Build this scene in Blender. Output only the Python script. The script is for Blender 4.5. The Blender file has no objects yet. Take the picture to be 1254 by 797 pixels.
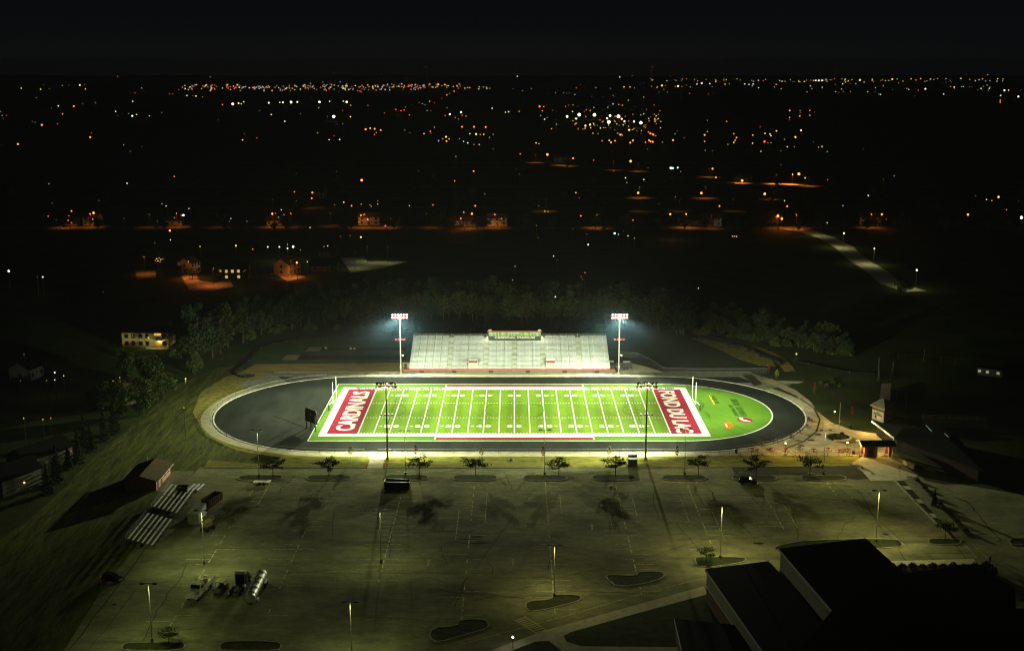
import bpy, bmesh, math, random
from mathutils import Vector, Matrix
from mathutils.geometry import tessellate_polygon
R = math.radians
PI = math.pi
sc = bpy.context.scene
col = sc.collection
rng = random.Random(11)

# ------------------------------------------------------------------ camera and survey helpers
FPX, PITCH, CAMZ, CAMY, VX = 1482.0, R(12.31), 106.3, -363.0, 629.9
CP, SP = math.cos(PITCH), math.sin(PITCH)

def G(x, y, z=0.0):
    """the place on the level z that was surveyed at picture position x, y"""
    u = (x - VX) / FPX
    v = -(y - 398.5) / FPX
    t = (z - CAMZ) / (-SP + v * CP)
    return Vector((u * t, CAMY + (CP + v * SP) * t, z))

def Zat(y, Y):
    v = -(y - 398.5) / FPX
    t = (Y - CAMY) / (CP + v * SP)
    return CAMZ + (-SP + v * CP) * t

cam = bpy.data.cameras.new('camera')
cam.sensor_width = 36
cam.lens = FPX / 1254 * 36
cam.clip_start = 1
cam.clip_end = 40000
camo = bpy.data.objects.new('camera', cam)
camo.location = (0, CAMY, CAMZ)
camo.rotation_euler = (R(90) - PITCH, 0, 0)
cam.shift_x = -(VX - 627) / 1254
col.objects.link(camo)
sc.camera = camo

# ------------------------------------------------------------------ mesh helpers
class MB:
    def __init__(s):
        s.v = []; s.f = []; s.m = []
    def add(s, vs, fs, mi=0):
        n = len(s.v)
        s.v += [tuple(v) for v in vs]
        s.f += [tuple(i + n for i in f) for f in fs]
        s.m += [mi] * len(fs)
        return s
    def box(s, cx, cy, z0, sx, sy, sz, rz=0, mi=0, top=1.0):
        c, q = math.cos(rz), math.sin(rz)
        vs = []
        for z, k in ((z0, 1), (z0 + sz, top)):
            for dx, dy in ((-1, -1), (1, -1), (1, 1), (-1, 1)):
                x, y = dx * sx / 2 * k, dy * sy / 2 * k
                vs.append((cx + x * c - y * q, cy + x * q + y * c, z))
        return s.add(vs, [(3, 2, 1, 0), (4, 5, 6, 7), (0, 1, 5, 4), (1, 2, 6, 5), (2, 3, 7, 6), (3, 0, 4, 7)], mi)
    def tube(s, p0, p1, r0, r1=None, n=8, mi=0, caps=True):
        p0, p1 = Vector(p0), Vector(p1)
        r1 = r0 if r1 is None else r1
        d = (p1 - p0)
        if d.length < 1e-6: return s
        d.normalize()
        a = d.orthogonal().normalized(); b = d.cross(a)
        vs = []
        for p, r in ((p0, r0), (p1, r1)):
            for i in range(n):
                t = 2 * PI * i / n
                vs.append(p + a * math.cos(t) * r + b * math.sin(t) * r)
        fs = [(i, (i + 1) % n, n + (i + 1) % n, n + i) for i in range(n)]
        if caps: fs += [tuple(range(n - 1, -1, -1)), tuple(range(n, 2 * n))]
        return s.add(vs, fs, mi)
    def path(s, pts, r, n=6, mi=0):
        for a, b in zip(pts, pts[1:]): s.tube(a, b, r, n=n, mi=mi)
        return s
    def sheet(s, pts, z, mi=0):
        p = [Vector((q[0], q[1], 0)) for q in pts]
        area = sum(a.x * b.y - b.x * a.y for a, b in zip(p, p[1:] + p[:1]))
        tr = tessellate_polygon([p])
        fs = []
        for t in tr:
            a, b, c = p[t[0]], p[t[1]], p[t[2]]
            fs.append(tuple(t) if (b - a).cross(c - a).z > 0 else tuple(reversed(t)))
        return s.add([(q.x, q.y, z) for q in p], fs, mi)
    def prism(s, pts, z0, z1, mi=0):
        p = [Vector((q[0], q[1], 0)) for q in pts]
        area = sum(a.x * b.y - b.x * a.y for a, b in zip(p, p[1:] + p[:1]))
        if area < 0: p.reverse()
        n = len(p)
        tr = tessellate_polygon([p])
        fs = []
        for t in tr:
            a, b, c = p[t[0]], p[t[1]], p[t[2]]
            t = tuple(t) if (b - a).cross(c - a).z > 0 else tuple(reversed(t))
            fs.append(tuple(i + n for i in t)); fs.append(tuple(reversed(t)))
        fs += [(i, (i + 1) % n, n + (i + 1) % n, n + i) for i in range(n)]
        return s.add([(q.x, q.y, z0) for q in p] + [(q.x, q.y, z1) for q in p], fs, mi)
    def strip(s, pts, w, z, mi=0, closed=False):
        pts = [Vector((p[0], p[1], 0)) for p in pts]
        n = len(pts); vs = []
        for i, p in enumerate(pts):
            a = pts[(i - 1) % n] if closed or i else p
            b = pts[(i + 1) % n] if closed or i < n - 1 else p
            d = (b - a).normalized(); q = Vector((-d.y, d.x, 0)) * w / 2
            vs += [(p.x + q.x, p.y + q.y, z), (p.x - q.x, p.y - q.y, z)]
        m = n if closed else n - 1
        return s.add(vs, [(2 * i + 1, (2 * i + 3) % (2 * n), (2 * i + 2) % (2 * n), 2 * i) for i in range(m)], mi)
    def kerb(s, pts, w, z0, z1, mi=0, closed=True):
        """a raised ring or line that follows pts"""
        pts = [Vector((p[0], p[1], 0)) for p in pts]
        n = len(pts); vs = []
        for i, p in enumerate(pts):
            a = pts[(i - 1) % n] if closed or i else p
            b = pts[(i + 1) % n] if closed or i < n - 1 else p
            d = (b - a).normalized(); q = Vector((-d.y, d.x, 0)) * w / 2
            for z in (z0, z1):
                vs += [(p.x + q.x, p.y + q.y, z), (p.x - q.x, p.y - q.y, z)]
        fs = []
        for i in range(n if closed else n - 1):
            a, b = 4 * i, 4 * ((i + 1) % n)
            fs += [(a + 3, b + 3, b + 2, a + 2), (a + 2, b + 2, b, a), (a + 1, b + 1, b + 3, a + 3)]
        return s.add(vs, fs, mi)
    def ball(s, c, r, n=8, m=6, mi=0, sz=1.0):
        c = Vector(c); vs = [(c.x, c.y, c.z + r * sz)]
        for j in range(1, m):
            t = PI * j / m
            for i in range(n):
                u = 2 * PI * i / n
                vs.append((c.x + r * math.sin(t) * math.cos(u), c.y + r * math.sin(t) * math.sin(u), c.z + r * sz * math.cos(t)))
        vs.append((c.x, c.y, c.z - r * sz))
        fs = [(0, 1 + i, 1 + (i + 1) % n) for i in range(n)]
        for j in range(m - 2):
            for i in range(n):
                a = 1 + j * n + i; b = 1 + j * n + (i + 1) % n
                fs.append((a, a + n, b + n, b))
        k = 1 + (m - 2) * n; e = len(vs) - 1
        fs += [(k + i, e, k + (i + 1) % n) for i in range(n)]
        return s.add(vs, fs, mi)
    def wheel(s, c, r, w, mi=0):
        c = Vector(c)
        return s.tube(c - Vector((w / 2, 0, 0)), c + Vector((w / 2, 0, 0)), r, n=14, mi=mi)
    def profile(s, pts, x0, x1, mi=0):
        """a side outline (y, z) carried across from x0 to x1"""
        n = len(pts)
        ar = sum(a[0] * b[1] - b[0] * a[1] for a, b in zip(pts, pts[1:] + pts[:1]))
        if ar < 0: pts = pts[::-1]
        tr = tessellate_polygon([[Vector((a, b, 0)) for a, b in pts]])
        vs = [(x0, a, b) for a, b in pts] + [(x1, a, b) for a, b in pts]
        fs = [(i, (i + 1) % n, n + (i + 1) % n, n + i) for i in range(n)]
        fs = [f[::-1] for f in fs]
        P = [Vector((a, b, 0)) for a, b in pts]
        for t in tr:
            a, b, c = P[t[0]], P[t[1]], P[t[2]]
            t = tuple(t) if (b - a).cross(c - a).z > 0 else tuple(reversed(t))
            fs += [tuple(reversed(t)), tuple(i + n for i in t)]
        fs = [f[::-1] if i < n else f for i, f in enumerate(fs)]
        return s.add(vs, fs, mi)
    def mesh(s, name, mats):
        me = bpy.data.meshes.new(name)
        me.from_pydata(s.v, [], s.f)
        for m in (mats if isinstance(mats, (list, tuple)) else [mats]): me.materials.append(m)
        if any(s.m): me.polygons.foreach_set('material_index', s.m)
        me.update()
        return me

def obj(name, me, mats=None, parent=None, loc=(0, 0, 0), rz=0.0):
    if isinstance(me, MB): me = me.mesh(name, mats)
    o = bpy.data.objects.new(name, me)
    o.location = loc
    o.rotation_euler = (0, 0, rz)
    if parent is not None: o.parent = parent
    col.objects.link(o)
    return o

def tag(o, label, cat, group=None):
    o['label'] = label; o['category'] = cat
    if group: o['group'] = group
    return o

def thing(name, label, cat, loc=(0, 0, 0), rz=0.0, group=None):
    o = bpy.data.objects.new(name, None)
    o.empty_display_size = 0.5
    o.location = loc; o.rotation_euler = (0, 0, rz)
    col.objects.link(o)
    return tag(o, label, cat, group)

def struct(name, mb, m, parent=None, kind='structure'):
    o = obj(name, mb, m, parent)
    o['kind'] = kind
    return o

def copy_tree(o, parent=None, loc=None, rz=None, label=None):
    c = o.copy(); col.objects.link(c)
    if parent is not None: c.parent = parent
    if loc is not None: c.location = loc
    if rz is not None: c.rotation_euler = (0, 0, rz)
    if label: c['label'] = label
    for ch in list(o.children):
        copy_tree(ch, c)
    return c

# ------------------------------------------------------------------ materials
def mat(name, c, rough=0.85, var=0.25, scale=1.0, c2=None, metal=0.0, emit=None, es=0.0, stretch=(1, 1, 1), bump=0.0, detail=5.0, nrough=.62, spec=.3,
        lo=0.35, hi=0.65, rnd=0.0, rot=0.0, second=None):
    m = bpy.data.materials.new(name)
    m.use_nodes = True
    nt = m.node_tree; N = nt.nodes; L = nt.links
    b = N['Principled BSDF']
    b.inputs['Roughness'].default_value = rough
    b.inputs['Metallic'].default_value = metal
    b.inputs['Specular IOR Level'].default_value = spec if rough < .75 else min(spec, .03)
    if var == 0 and c2 is None:
        b.inputs['Base Color'].default_value = (*c, 1)
    else:
        tc = N.new('ShaderNodeTexCoord'); mp = N.new('ShaderNodeMapping')
        mp.inputs['Scale'].default_value = stretch
        mp.inputs['Rotation'].default_value = (0, 0, rot)
        L.new(tc.outputs['Object'], mp.inputs['Vector'])
        nz = N.new('ShaderNodeTexNoise'); nz.inputs['Scale'].default_value = scale; nz.inputs['Detail'].default_value = detail
        nz.inputs['Roughness'].default_value = nrough
        L.new(mp.outputs[0], nz.inputs['Vector'])
        rp = N.new('ShaderNodeValToRGB')
        a = c if c2 is not None else tuple(x * (1 - var) for x in c)
        d = c2 if c2 is not None else tuple(x * (1 + var) for x in c)
        rp.color_ramp.elements[0].position = lo; rp.color_ramp.elements[0].color = (*a, 1)
        rp.color_ramp.elements[1].position = hi; rp.color_ramp.elements[1].color = (*d, 1)
        L.new(nz.outputs['Fac'], rp.inputs[0])
        last = rp.outputs[0]
        if second:  # (colour, scale, lo, hi): blotches of another colour
            n2 = N.new('ShaderNodeTexNoise'); n2.inputs['Scale'].default_value = second[1]; n2.inputs['Detail'].default_value = 8
            n2.inputs['Roughness'].default_value = 0.7
            L.new(mp.outputs[0], n2.inputs['Vector'])
            mr = N.new('ShaderNodeMapRange'); mr.inputs['From Min'].default_value = second[2]; mr.inputs['From Max'].default_value = second[3]
            L.new(n2.outputs['Fac'], mr.inputs['Value'])
            mx = N.new('ShaderNodeMix'); mx.data_type = 'RGBA'
            L.new(mr.outputs[0], mx.inputs[0]); L.new(last, mx.inputs[6]); mx.inputs[7].default_value = (*second[0], 1)
            last = mx.outputs[2]
        if rnd:
            oi = N.new('ShaderNodeObjectInfo'); hs = N.new('ShaderNodeHueSaturation')
            mr = N.new('ShaderNodeMapRange'); mr.inputs['To Min'].default_value = 1 - rnd; mr.inputs['To Max'].default_value = 1 + rnd
            L.new(oi.outputs['Random'], mr.inputs['Value']); L.new(mr.outputs[0], hs.inputs['Value']); L.new(last, hs.inputs['Color'])
            last = hs.outputs[0]
        L.new(last, b.inputs['Base Color'])
        if bump:
            bp = N.new('ShaderNodeBump'); bp.inputs['Strength'].default_value = 1.0; bp.inputs['Distance'].default_value = bump
            L.new(nz.outputs['Fac'], bp.inputs['Height']); L.new(bp.outputs[0], b.inputs['Normal'])
    if emit is not None:
        b.inputs['Emission Color'].default_value = (*emit, 1)
        b.inputs['Emission Strength'].default_value = es
        m.cycles.emission_sampling = 'NONE'
    return m

def flat(name, c, rough=0.6, metal=0.0):
    return mat(name, c, rough, 0, metal=metal)

def veil(name, c, alpha):
    """a mesh of wires too fine to model: part of the light passes"""
    m = bpy.data.materials.new(name); m.use_nodes = True
    nt = m.node_tree; N = nt.nodes; L = nt.links
    b = N['Principled BSDF']; b.inputs['Base Color'].default_value = (*c, 1); b.inputs['Alpha'].default_value = alpha
    b.inputs['Roughness'].default_value = 0.5
    return m

M = {}
M['ground'] = mat('ground_grass', (.022, .034, .009), .95, c2=(.05, .065, .017), scale=.06, second=((.09, .085, .03), .5, .62, .8), bump=.12)
M['rough'] = mat('ridged_grass', (.026, .04, .011), .95, c2=(.12, .13, .03), scale=.5, stretch=(1, .16, 1), detail=9, nrough=.72, bump=.3, rot=R(-7), lo=.34, hi=.66, second=((.018, .024, .008), .13, .56, .74))
M['dry'] = mat('dry_grass', (.12, .13, .025), .95, c2=(.34, .29, .075), scale=.7, detail=8, bump=.15, second=((.06, .08, .015), .25, .55, .7))
M['verge'] = mat('verge_grass', (.095, .12, .02), .95, c2=(.26, .24, .05), scale=.55, detail=9, bump=.12, second=((.22, .15, .05), .2, .56, .7), stretch=(.6, 1.3, 1))
M['dirt'] = mat('bare_dirt', (.2, .15, .05), .95, c2=(.38, .29, .1), scale=.35, detail=8, stretch=(.35, 1.6, 1), bump=.2)
M['pitlawn'] = mat('apron_grass', (.026, .055, .012), .95, c2=(.055, .1, .02), scale=.2, detail=8)
M['asphalt'] = mat('parking_asphalt', (.145, .15, .078), 1.0, c2=(.34, .35, .178), scale=.35, detail=12, stretch=(.8, 1.25, 1), lo=.33, hi=.7, second=((.06, .064, .042), .05, .42, .7), nrough=.82)
M['newasphalt'] = mat('new_asphalt', (.045, .044, .03), .9, var=.25, scale=.4)
M['seal'] = mat('crack_sealant', (.02, .02, .017), 1.0, var=.2, scale=2)
M['concrete'] = mat('pale_concrete', (.38, .365, .225), .9, c2=(.55, .52, .34), scale=.5, detail=8, second=((.22, .2, .13), .15, .6, .78))
M['plaza'] = mat('plaza_concrete', (.33, .29, .18), .9, c2=(.5, .44, .27), scale=.3, detail=8, second=((.2, .17, .1), .12, .58, .75))
M['kerb'] = mat('kerb_concrete', (.25, .24, .15), .9, var=.3, scale=.8)
M['standwalk'] = mat('stand_walk_concrete', (.17, .17, .12), .95, c2=(.3, .3, .22), scale=.5, detail=8)
M['kerbdark'] = mat('old_walk_concrete', (.13, .125, .07), .95, c2=(.22, .21, .12), scale=.5, detail=8)
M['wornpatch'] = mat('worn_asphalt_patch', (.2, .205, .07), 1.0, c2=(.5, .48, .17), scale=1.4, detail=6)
M['kerbwhite'] = mat('track_kerb', (.6, .6, .54), .85, var=.25, scale=.4)
M['track'] = mat('track_rubber', (.014, .018, .015), .95, c2=(.026, .032, .026), spec=.08, scale=.25, stretch=(1, .3, 1), detail=8)
M['runway'] = mat('runway_rubber', (.004, .004, .004), 1.0, var=.3, scale=.5)
M['lane'] = mat('lane_line', (.026, .028, .026), .8, var=.3, scale=.5)
M['turf'] = mat('football_turf', (.13, .26, .02), .9, c2=(.18, .3, .02), scale=.05, detail=9, stretch=(1, .5, 1), second=((.1, .24, .012), .35, .45, .75))
M['turf2'] = mat('end_turf', (.08, .2, .02), .9, c2=(.11, .24, .02), scale=.08, detail=9)
M['line'] = mat('field_paint', (.8, .8, .78), .8, var=.05, scale=.4)
M['red'] = mat('red_turf', (.25, .011, .036), .85, c2=(.29, .014, .044), scale=.3)
M['darkmark'] = flat('dark_turf_mark', (.03, .09, .012), .9)
M['navy'] = flat('black_lettering', (.012, .014, .03), .8)
M['yellow'] = flat('yellow_turf', (.8, .6, .01), .9)
M['orange'] = flat('orange_turf', (.7, .12, .012), .9)
M['soil'] = mat('bed_soil', (.02, .026, .01), .95, c2=(.05, .06, .018), scale=.8, detail=8, bump=.15)
M['lawn'] = mat('school_lawn', (.02, .032, .01), .95, c2=(.045, .06, .016), scale=.4, detail=9, bump=.08)
M['paintworn'] = mat('worn_paint', (.13, .135, .06), .9, c2=(.68, .66, .33), scale=1.1, detail=9, lo=.37, hi=.57)
M['paint'] = mat('road_paint', (.3, .28, .12), .9, c2=(.62, .58, .28), scale=1.2, detail=6)
M['alu'] = mat('bare_aluminium', (.66, .72, .74), .45, c2=(.78, .83, .85), metal=.0, scale=.8)
M['alud'] = mat('aluminium_tread', (.2, .235, .235), .55, c2=(.3, .34, .34), scale=.6)
M['steel'] = mat('galvanised_steel', (.4, .42, .4), .5, var=.15, scale=1.5)
M['darksteel'] = flat('dark_steel', (.03, .032, .03), .5)
M['black'] = flat('black_paint', (.012, .012, .013), .45)
M['red_and_fringe'] = flat('red_enamel_and_fringe', (.5, .02, .025), .45)  # plain red on cars; on the floodlights it paints the lens fringe
M['maroon_and_fringe'] = flat('maroon_enamel_and_fringe', (.13, .006, .012), .5)  # sign colour; on floodlight housings it paints the reddish lens flare
M['white'] = flat('white_enamel', (.75, .75, .72), .5)
M['pole'] = mat('pole_steel', (.42, .42, .37), .5, var=.12, scale=1)
M['bronze'] = flat('bronze_pole', (.07, .065, .05), .5)
M['boxwall'] = flat('press_box_wall', (.02, .035, .026), .6)
M['letter'] = flat('pale_lettering', (.7, .68, .6), .6)
M['glass'] = flat('mirror_glass', (.62, .7, .6), .06, 1.0)
M['darkglass'] = flat('dark_glass', (.01, .012, .014), .08)
M['brick'] = mat('red_brick', (.3, .13, .08), .9, c2=(.4, .2, .12), scale=3)
M['tan'] = mat('tan_block', (.3, .24, .14), .9, var=.15, scale=1.5)
M['pink'] = mat('painted_block', (.42, .22, .16), .9, var=.15, scale=1.5)
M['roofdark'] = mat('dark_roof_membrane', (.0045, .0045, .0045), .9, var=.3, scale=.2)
M['roofbrown'] = mat('brown_shingles', (.085, .065, .035), .95, var=.25, scale=1.5)
M['roofgrey'] = mat('grey_shingles', (.3, .28, .2), .95, var=.2, scale=1.5)
M['roofgreen'] = mat('green_metal_roof', (.03, .05, .04), .5, var=.2, scale=1)
M['fascia'] = flat('pale_fascia', (.4, .42, .34), .6)
M['schoolbrick'] = mat('school_brick', (.09, .055, .035), .95, c2=(.13, .08, .05), scale=1.2, stretch=(1, 1, 3))
M['schoolpanel'] = mat('school_panel', (.22, .21, .15), .8, var=.12, scale=.4)
M['siding'] = mat('pale_siding', (.1, .11, .09), .85, var=.12, scale=.5, stretch=(.2, .2, 5))
M['yellowbrick'] = mat('yellow_brick', (.3, .22, .09), .9, c2=(.4, .3, .13), scale=.9)
M['tyre'] = flat('tyre_rubber', (.015, .015, .015), .85)
M['rim'] = flat('wheel_rim', (.3, .3, .28), .4)
M['tank'] = mat('silver_tank', (.55, .58, .45), .3, var=.12, scale=.6, metal=.35)
M['gravelred'] = flat('dark_red_table', (.17, .008, .014), .6)
M['carpaint'] = flat('dark_car_paint', (.014, .018, .018), .25)
M['machine'] = mat('yellow_machine_paint', (.5, .42, .12), .5, var=.2, scale=1)
M['canvas'] = mat('grey_canvas', (.8, .8, .58), .8, var=.25, scale=1.2)
M['trailer'] = mat('trailer_wall', (.3, .34, .22), .6, var=.12, scale=1)
M['bark'] = mat('bark', (.055, .045, .03), .95, var=.3, scale=3)
M['palebark'] = mat('pale_bark', (.07, .06, .04), .95, var=.3, scale=2)
M['bare'] = mat('timber', (.2, .13, .06), .9, var=.3, scale=2)
M['fence'] = veil('chain_link', (.06, .06, .055), .28)
M['silt'] = flat('silt_fabric', (.008, .008, .008), .9)

def turf_bands(m, w):
    nt = m.node_tree; N = nt.nodes; L = nt.links; b = N['Principled BSDF']
    src = b.inputs['Base Color'].links[0].from_socket
    tc = N.new('ShaderNodeTexCoord'); wv = N.new('ShaderNodeTexWave'); wv.bands_direction = 'X'; wv.wave_profile = 'SIN'
    wv.inputs['Scale'].default_value = w; wv.inputs['Distortion'].default_value = .6; wv.inputs['Detail'].default_value = 2
    L.new(tc.outputs['Object'], wv.inputs['Vector'])
    mr = N.new('ShaderNodeMapRange'); mr.inputs['From Min'].default_value = .35; mr.inputs['From Max'].default_value = .65
    mr.inputs['To Min'].default_value = .9; mr.inputs['To Max'].default_value = 1.08
    L.new(wv.outputs['Fac'], mr.inputs['Value'])
    hs = N.new('ShaderNodeHueSaturation'); L.new(mr.outputs[0], hs.inputs['Value']); L.new(src, hs.inputs['Color'])
    L.new(hs.outputs[0], b.inputs['Base Color'])
turf_bands(M['turf'], PI / 10 / 9.144)

def leafmat(name, a, b, scale=.35, rnd=.25):
    m = mat(name, a, .8, c2=b, scale=scale, detail=3, rnd=rnd, lo=.4, hi=.6)
    return m
M['leafwood'] = leafmat('woodland_leaves', (.01, .02, .009), (.03, .044, .02))
M['leafwood2'] = leafmat('olive_woodland_leaves', (.02, .026, .011), (.045, .046, .02))
M['leaflot'] = leafmat('island_tree_leaves', (.022, .032, .01), (.06, .075, .02), 1.2)
M['leafbig'] = leafmat('big_tree_leaves', (.022, .042, .01), (.07, .1, .026), .6)
M['needle'] = leafmat('conifer_needles', (.014, .028, .012), (.035, .055, .02), .8)
M['leafred'] = leafmat('red_leaves', (.09, .018, .01), (.2, .055, .022), 1.5)
M['leafyel'] = leafmat('yellow_green_leaves', (.13, .15, .02), (.32, .29, .045), 1.5)
M['shrub'] = leafmat('shrub_leaves', (.025, .04, .012), (.06, .08, .02), 1.5)

COL = {'o': (1, .26, .045), 'r': (1, .07, .04), 'w': (1, .93, .66), 'y': (1, .68, .14), 'g': (.6, 1, .75), 'b': (.35, .55, 1), 'd': (.75, .72, .25)}
LAMP = {}
for k, c in COL.items():
    for s_ in (1, 2, 3, 4, 5):
        e = {1: .8, 2: 1.4, 3: 2.4, 4: 4.2, 5: 7}[s_] * (.25 if k == 'd' else 1)
        LAMP[k, s_] = mat('lamp_glow', c, .5, 0, emit=c, es=e)
M['flood'] = mat('floodlight_lens', (.9, .9, .9), .3, 0, emit=(1, 1, .95), es=9)
M['globe'] = mat('globe_glow', (.9, .8, .6), .3, 0, emit=(1, .78, .4), es=14)
M['whiteglobe'] = mat('white_globe_glow', (.9, .9, .9), .3, 0, emit=(1, .96, .9), es=8)
M['lotlens'] = mat('parking_lamp_lens', (.9, .9, .6), .3, 0, emit=(.9, 1, .45), es=4)
M['litwin'] = mat('lit_window', (.9, .6, .2), .3, 0, emit=(1, .6, .13), es=.7)
M['litpale'] = mat('pale_lit_window', (.9, .9, .6), .3, 0, emit=(.95, .9, .45), es=.6)

def text_mesh(s, name, w, h, m, off=0.0, z=0.0):
    cu = bpy.data.curves.new(name, 'FONT')
    cu.body = s; cu.size = 1; cu.offset = off; cu.resolution_u = 3
    o = bpy.data.objects.new(name, cu); col.objects.link(o)
    dg = bpy.context.evaluated_depsgraph_get()
    me = bpy.data.meshes.new_from_object(o.evaluated_get(dg))
    bpy.data.objects.remove(o); bpy.data.curves.remove(cu)
    xs = [v.co.x for v in me.vertices]; ys = [v.co.y for v in me.vertices]
    x0, x1, y0, y1 = min(xs), max(xs), min(ys), max(ys)
    for v in me.vertices:
        v.co = ((v.co.x - (x0 + x1) / 2) / (x1 - x0) * w, (v.co.y - (y0 + y1) / 2) / (y1 - y0) * h, z)
    me.materials.clear(); me.materials.append(m)
    return me

def spot(name, loc, target, power, c, size, blend=.6, rad=.3, parent=None):
    l = bpy.data.lights.new(name, 'SPOT')
    l.energy = power; l.color = c; l.spot_size = R(size); l.spot_blend = blend; l.shadow_soft_size = rad
    o = bpy.data.objects.new(name, l)
    o.location = loc
    d = Vector(target) - Vector(loc)
    o.rotation_euler = d.to_track_quat('-Z', 'Y').to_euler()
    col.objects.link(o)
    return o

def point(name, loc, power, c, rad=.15):
    l = bpy.data.lights.new(name, 'POINT')
    l.energy = power; l.color = c; l.shadow_soft_size = rad
    o = bpy.data.objects.new(name, l); o.location = loc
    col.objects.link(o)
    return o

ORD = ['leftmost', 'second from the left', 'third from the left', 'fourth from the left', 'fifth from the left', 'sixth from the left', 'seventh from the left',
       'eighth from the left', 'ninth from the left', 'tenth from the left', 'eleventh from the left', 'twelfth from the left', 'thirteenth from the left', 'fourteenth from the left']

# ------------------------------------------------------------------ world, haze
w = bpy.data.worlds.new('World'); sc.world = w; w.use_nodes = True
bg = w.node_tree.nodes['Background']
sky = w.node_tree.nodes.new('ShaderNodeTexSky'); sky.sky_type = 'NISHITA'; sky.sun_disc = False
bg.inputs['Color'].default_value = (.0029, .0032, .0036, 1); bg.inputs['Strength'].default_value = 1.0
w.node_tree.nodes.remove(sky)
sc.view_settings.view_transform = 'Standard'
sc.view_settings.look = 'None'
sc.view_settings.exposure = 0
sc.view_settings.gamma = 1
# ------------------------------------------------------------------ ground and paving
XO, LH, RO, RI = -1.4, 50.0, 41.0, 31.2

def oval(r, half=LH, x0=XO, n=40, right=True, left=True):
    pts = []
    for i in range(n + 1):
        t = -PI / 2 + PI * i / n
        pts.append((x0 + half + r * math.cos(t), r * math.sin(t)))
    for i in range(n + 1):
        t = PI / 2 + PI * i / n
        pts.append((x0 - half + r * math.cos(t), r * math.sin(t)))
    return pts

def gp(lst, z=0.0):
    return [G(x, y, z)[:2] for x, y in lst]

def stadium(cx, cy, lx, ly, n=8):
    r = ly / 2; pts = []
    for i in range(n + 1):
        t = -PI / 2 + PI * i / n
        pts.append((cx + lx / 2 - r + r * math.cos(t), cy + r * math.sin(t)))
    for i in range(n + 1):
        t = PI / 2 + PI * i / n
        pts.append((cx - lx / 2 + r + r * math.cos(t), cy + r * math.sin(t)))
    return pts

def smooth(pts, k=2):
    for _ in range(k):
        q = []
        n = len(pts)
        for i in range(n):
            a, b = Vector(pts[i]), Vector(pts[(i + 1) % n])
            q += [tuple(a * .75 + b * .25), tuple(a * .25 + b * .75)]
        pts = q
    return pts

struct('ground', MB().sheet([(-9000, -800), (9000, -800), (9000, 9000), (-9000, 9000)], 0), M['ground'])
struct('mown_grass', MB().sheet(gp([(85, 797), (40, 850), (-80, 850), (-60, 700), (30, 640), (60, 615), (115, 560), (180, 505), (220, 470), (262, 452), (300, 445), (290, 470), (268, 500), (262, 520), (300, 545), (330, 570), (250, 571), (215, 600), (160, 675), (128, 715)]), .012), M['rough'])
struct('dry_grass_bank', MB().sheet(gp([(236, 505), (246, 480), (275, 462), (300, 456), (312, 470), (275, 492), (262, 510), (270, 530), (300, 545), (360, 556), (450, 557.5), (450, 570.5), (395, 568), (350, 561), (290, 552), (252, 533)]), .018), M['dry'])
struct('verge', MB().sheet(gp([(250, 571.8), (255, 563), (330, 569), (345, 560), (440, 556.5), (900, 556.5), (1052, 557.5), (1052, 570), (880, 571.5)]), .02), M['verge'])
struct('dirt_bank', MB().sheet(gp([(312, 446), (492, 444), (492, 459.5), (341, 459.5), (316, 477), (300, 478), (318, 464), (292, 462.5), (291, 458)]), .016), M['dirt'])
struct('jumping_apron', MB().sheet(gp([(300, 446), (318, 428), (345, 420), (400, 414.5), (495, 412), (495, 444.5), (312, 446)]), .014), M['pitlawn'])
rw = MB().sheet(gp([(395.5, 425.3), (497, 425.3), (497, 429), (392.5, 429)]), .024).sheet(gp([(368.5, 435), (497, 435), (497, 440), (364, 440)]), .024)
o = struct('jumping_runway', rw, M['runway'])
sp_ = MB().sheet(gp([(379, 424.8), (395, 424.8), (391, 430.4), (373.5, 430.4)]), .026).sheet(gp([(351, 434.8), (368, 434.8), (363, 440.8), (345, 440.8)]), .026)
struct('sand_pit', sp_, mat('pit_sand', (.25, .22, .13), .95, var=.2, scale=.6))

# parking lot
lot = gp([(245, 572), (1050, 571.5), (1062, 556), (1100, 566), (1122, 583), (1160, 590), (1254, 606), (1420, 640), (1420, 900), (30, 900), (78, 797), (129, 715), (160, 676), (215, 601)])
struct('parking_lot', MB().sheet(lot, .022), M['asphalt'])
struct('fresh_asphalt', MB().sheet(gp([(896, 571.9), (1045, 571.3), (1072, 585), (1050, 587.5), (1000, 581.5), (900, 581.5)]), .028), M['newasphalt'])
struct('entry_apron', MB().sheet(gp([(1043, 567), (1056, 559), (1062, 556.5), (1092, 560), (1125, 582), (1104, 588.5), (1066, 588.5), (1056, 577)]), .036), M['concrete'])
struct('field_walk', MB().sheet(gp([(449, 557), (474, 557), (470.5, 563), (468, 572.5), (449.5, 572.5), (453, 563)]), .034), M['concrete'])

# running track
wk = MB().sheet(oval(45.0), .026)
struct('track_walk', wk, M['concrete'])
wk2 = MB().sheet([(XO - LH, 47), (-83.5, 47), (-91, 37), (-93, 30), (-84, 24), (XO - LH, 24)], .030).sheet([(XO + LH, 47), (82, 47), (93, 30), (82, 24), (XO + LH, 24)], .030).sheet([(-52, 44), (49.5, 44), (49.5, 48), (-52, 48)], .030)
struct('stand_walk', wk2, M['standwalk'])
struct('track', MB().sheet(oval(RO), .042), M['track'])
struct('track_chute', MB().sheet([(XO - LH + 5, 33), (XO - LH + 5, RO - .2), (-81.5, RO - .2), (-76.5, 33)], .046).sheet([(XO + LH - 5, 33), (81.5, 33), (77.2, RO - .2), (XO + LH - 5, RO - .2)], .046), M['track'])
ln = MB()
for i in range(1, 8):
    ln.strip(oval(RI + i * (RO - RI) / 8), .07, .052, closed=True)
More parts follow.
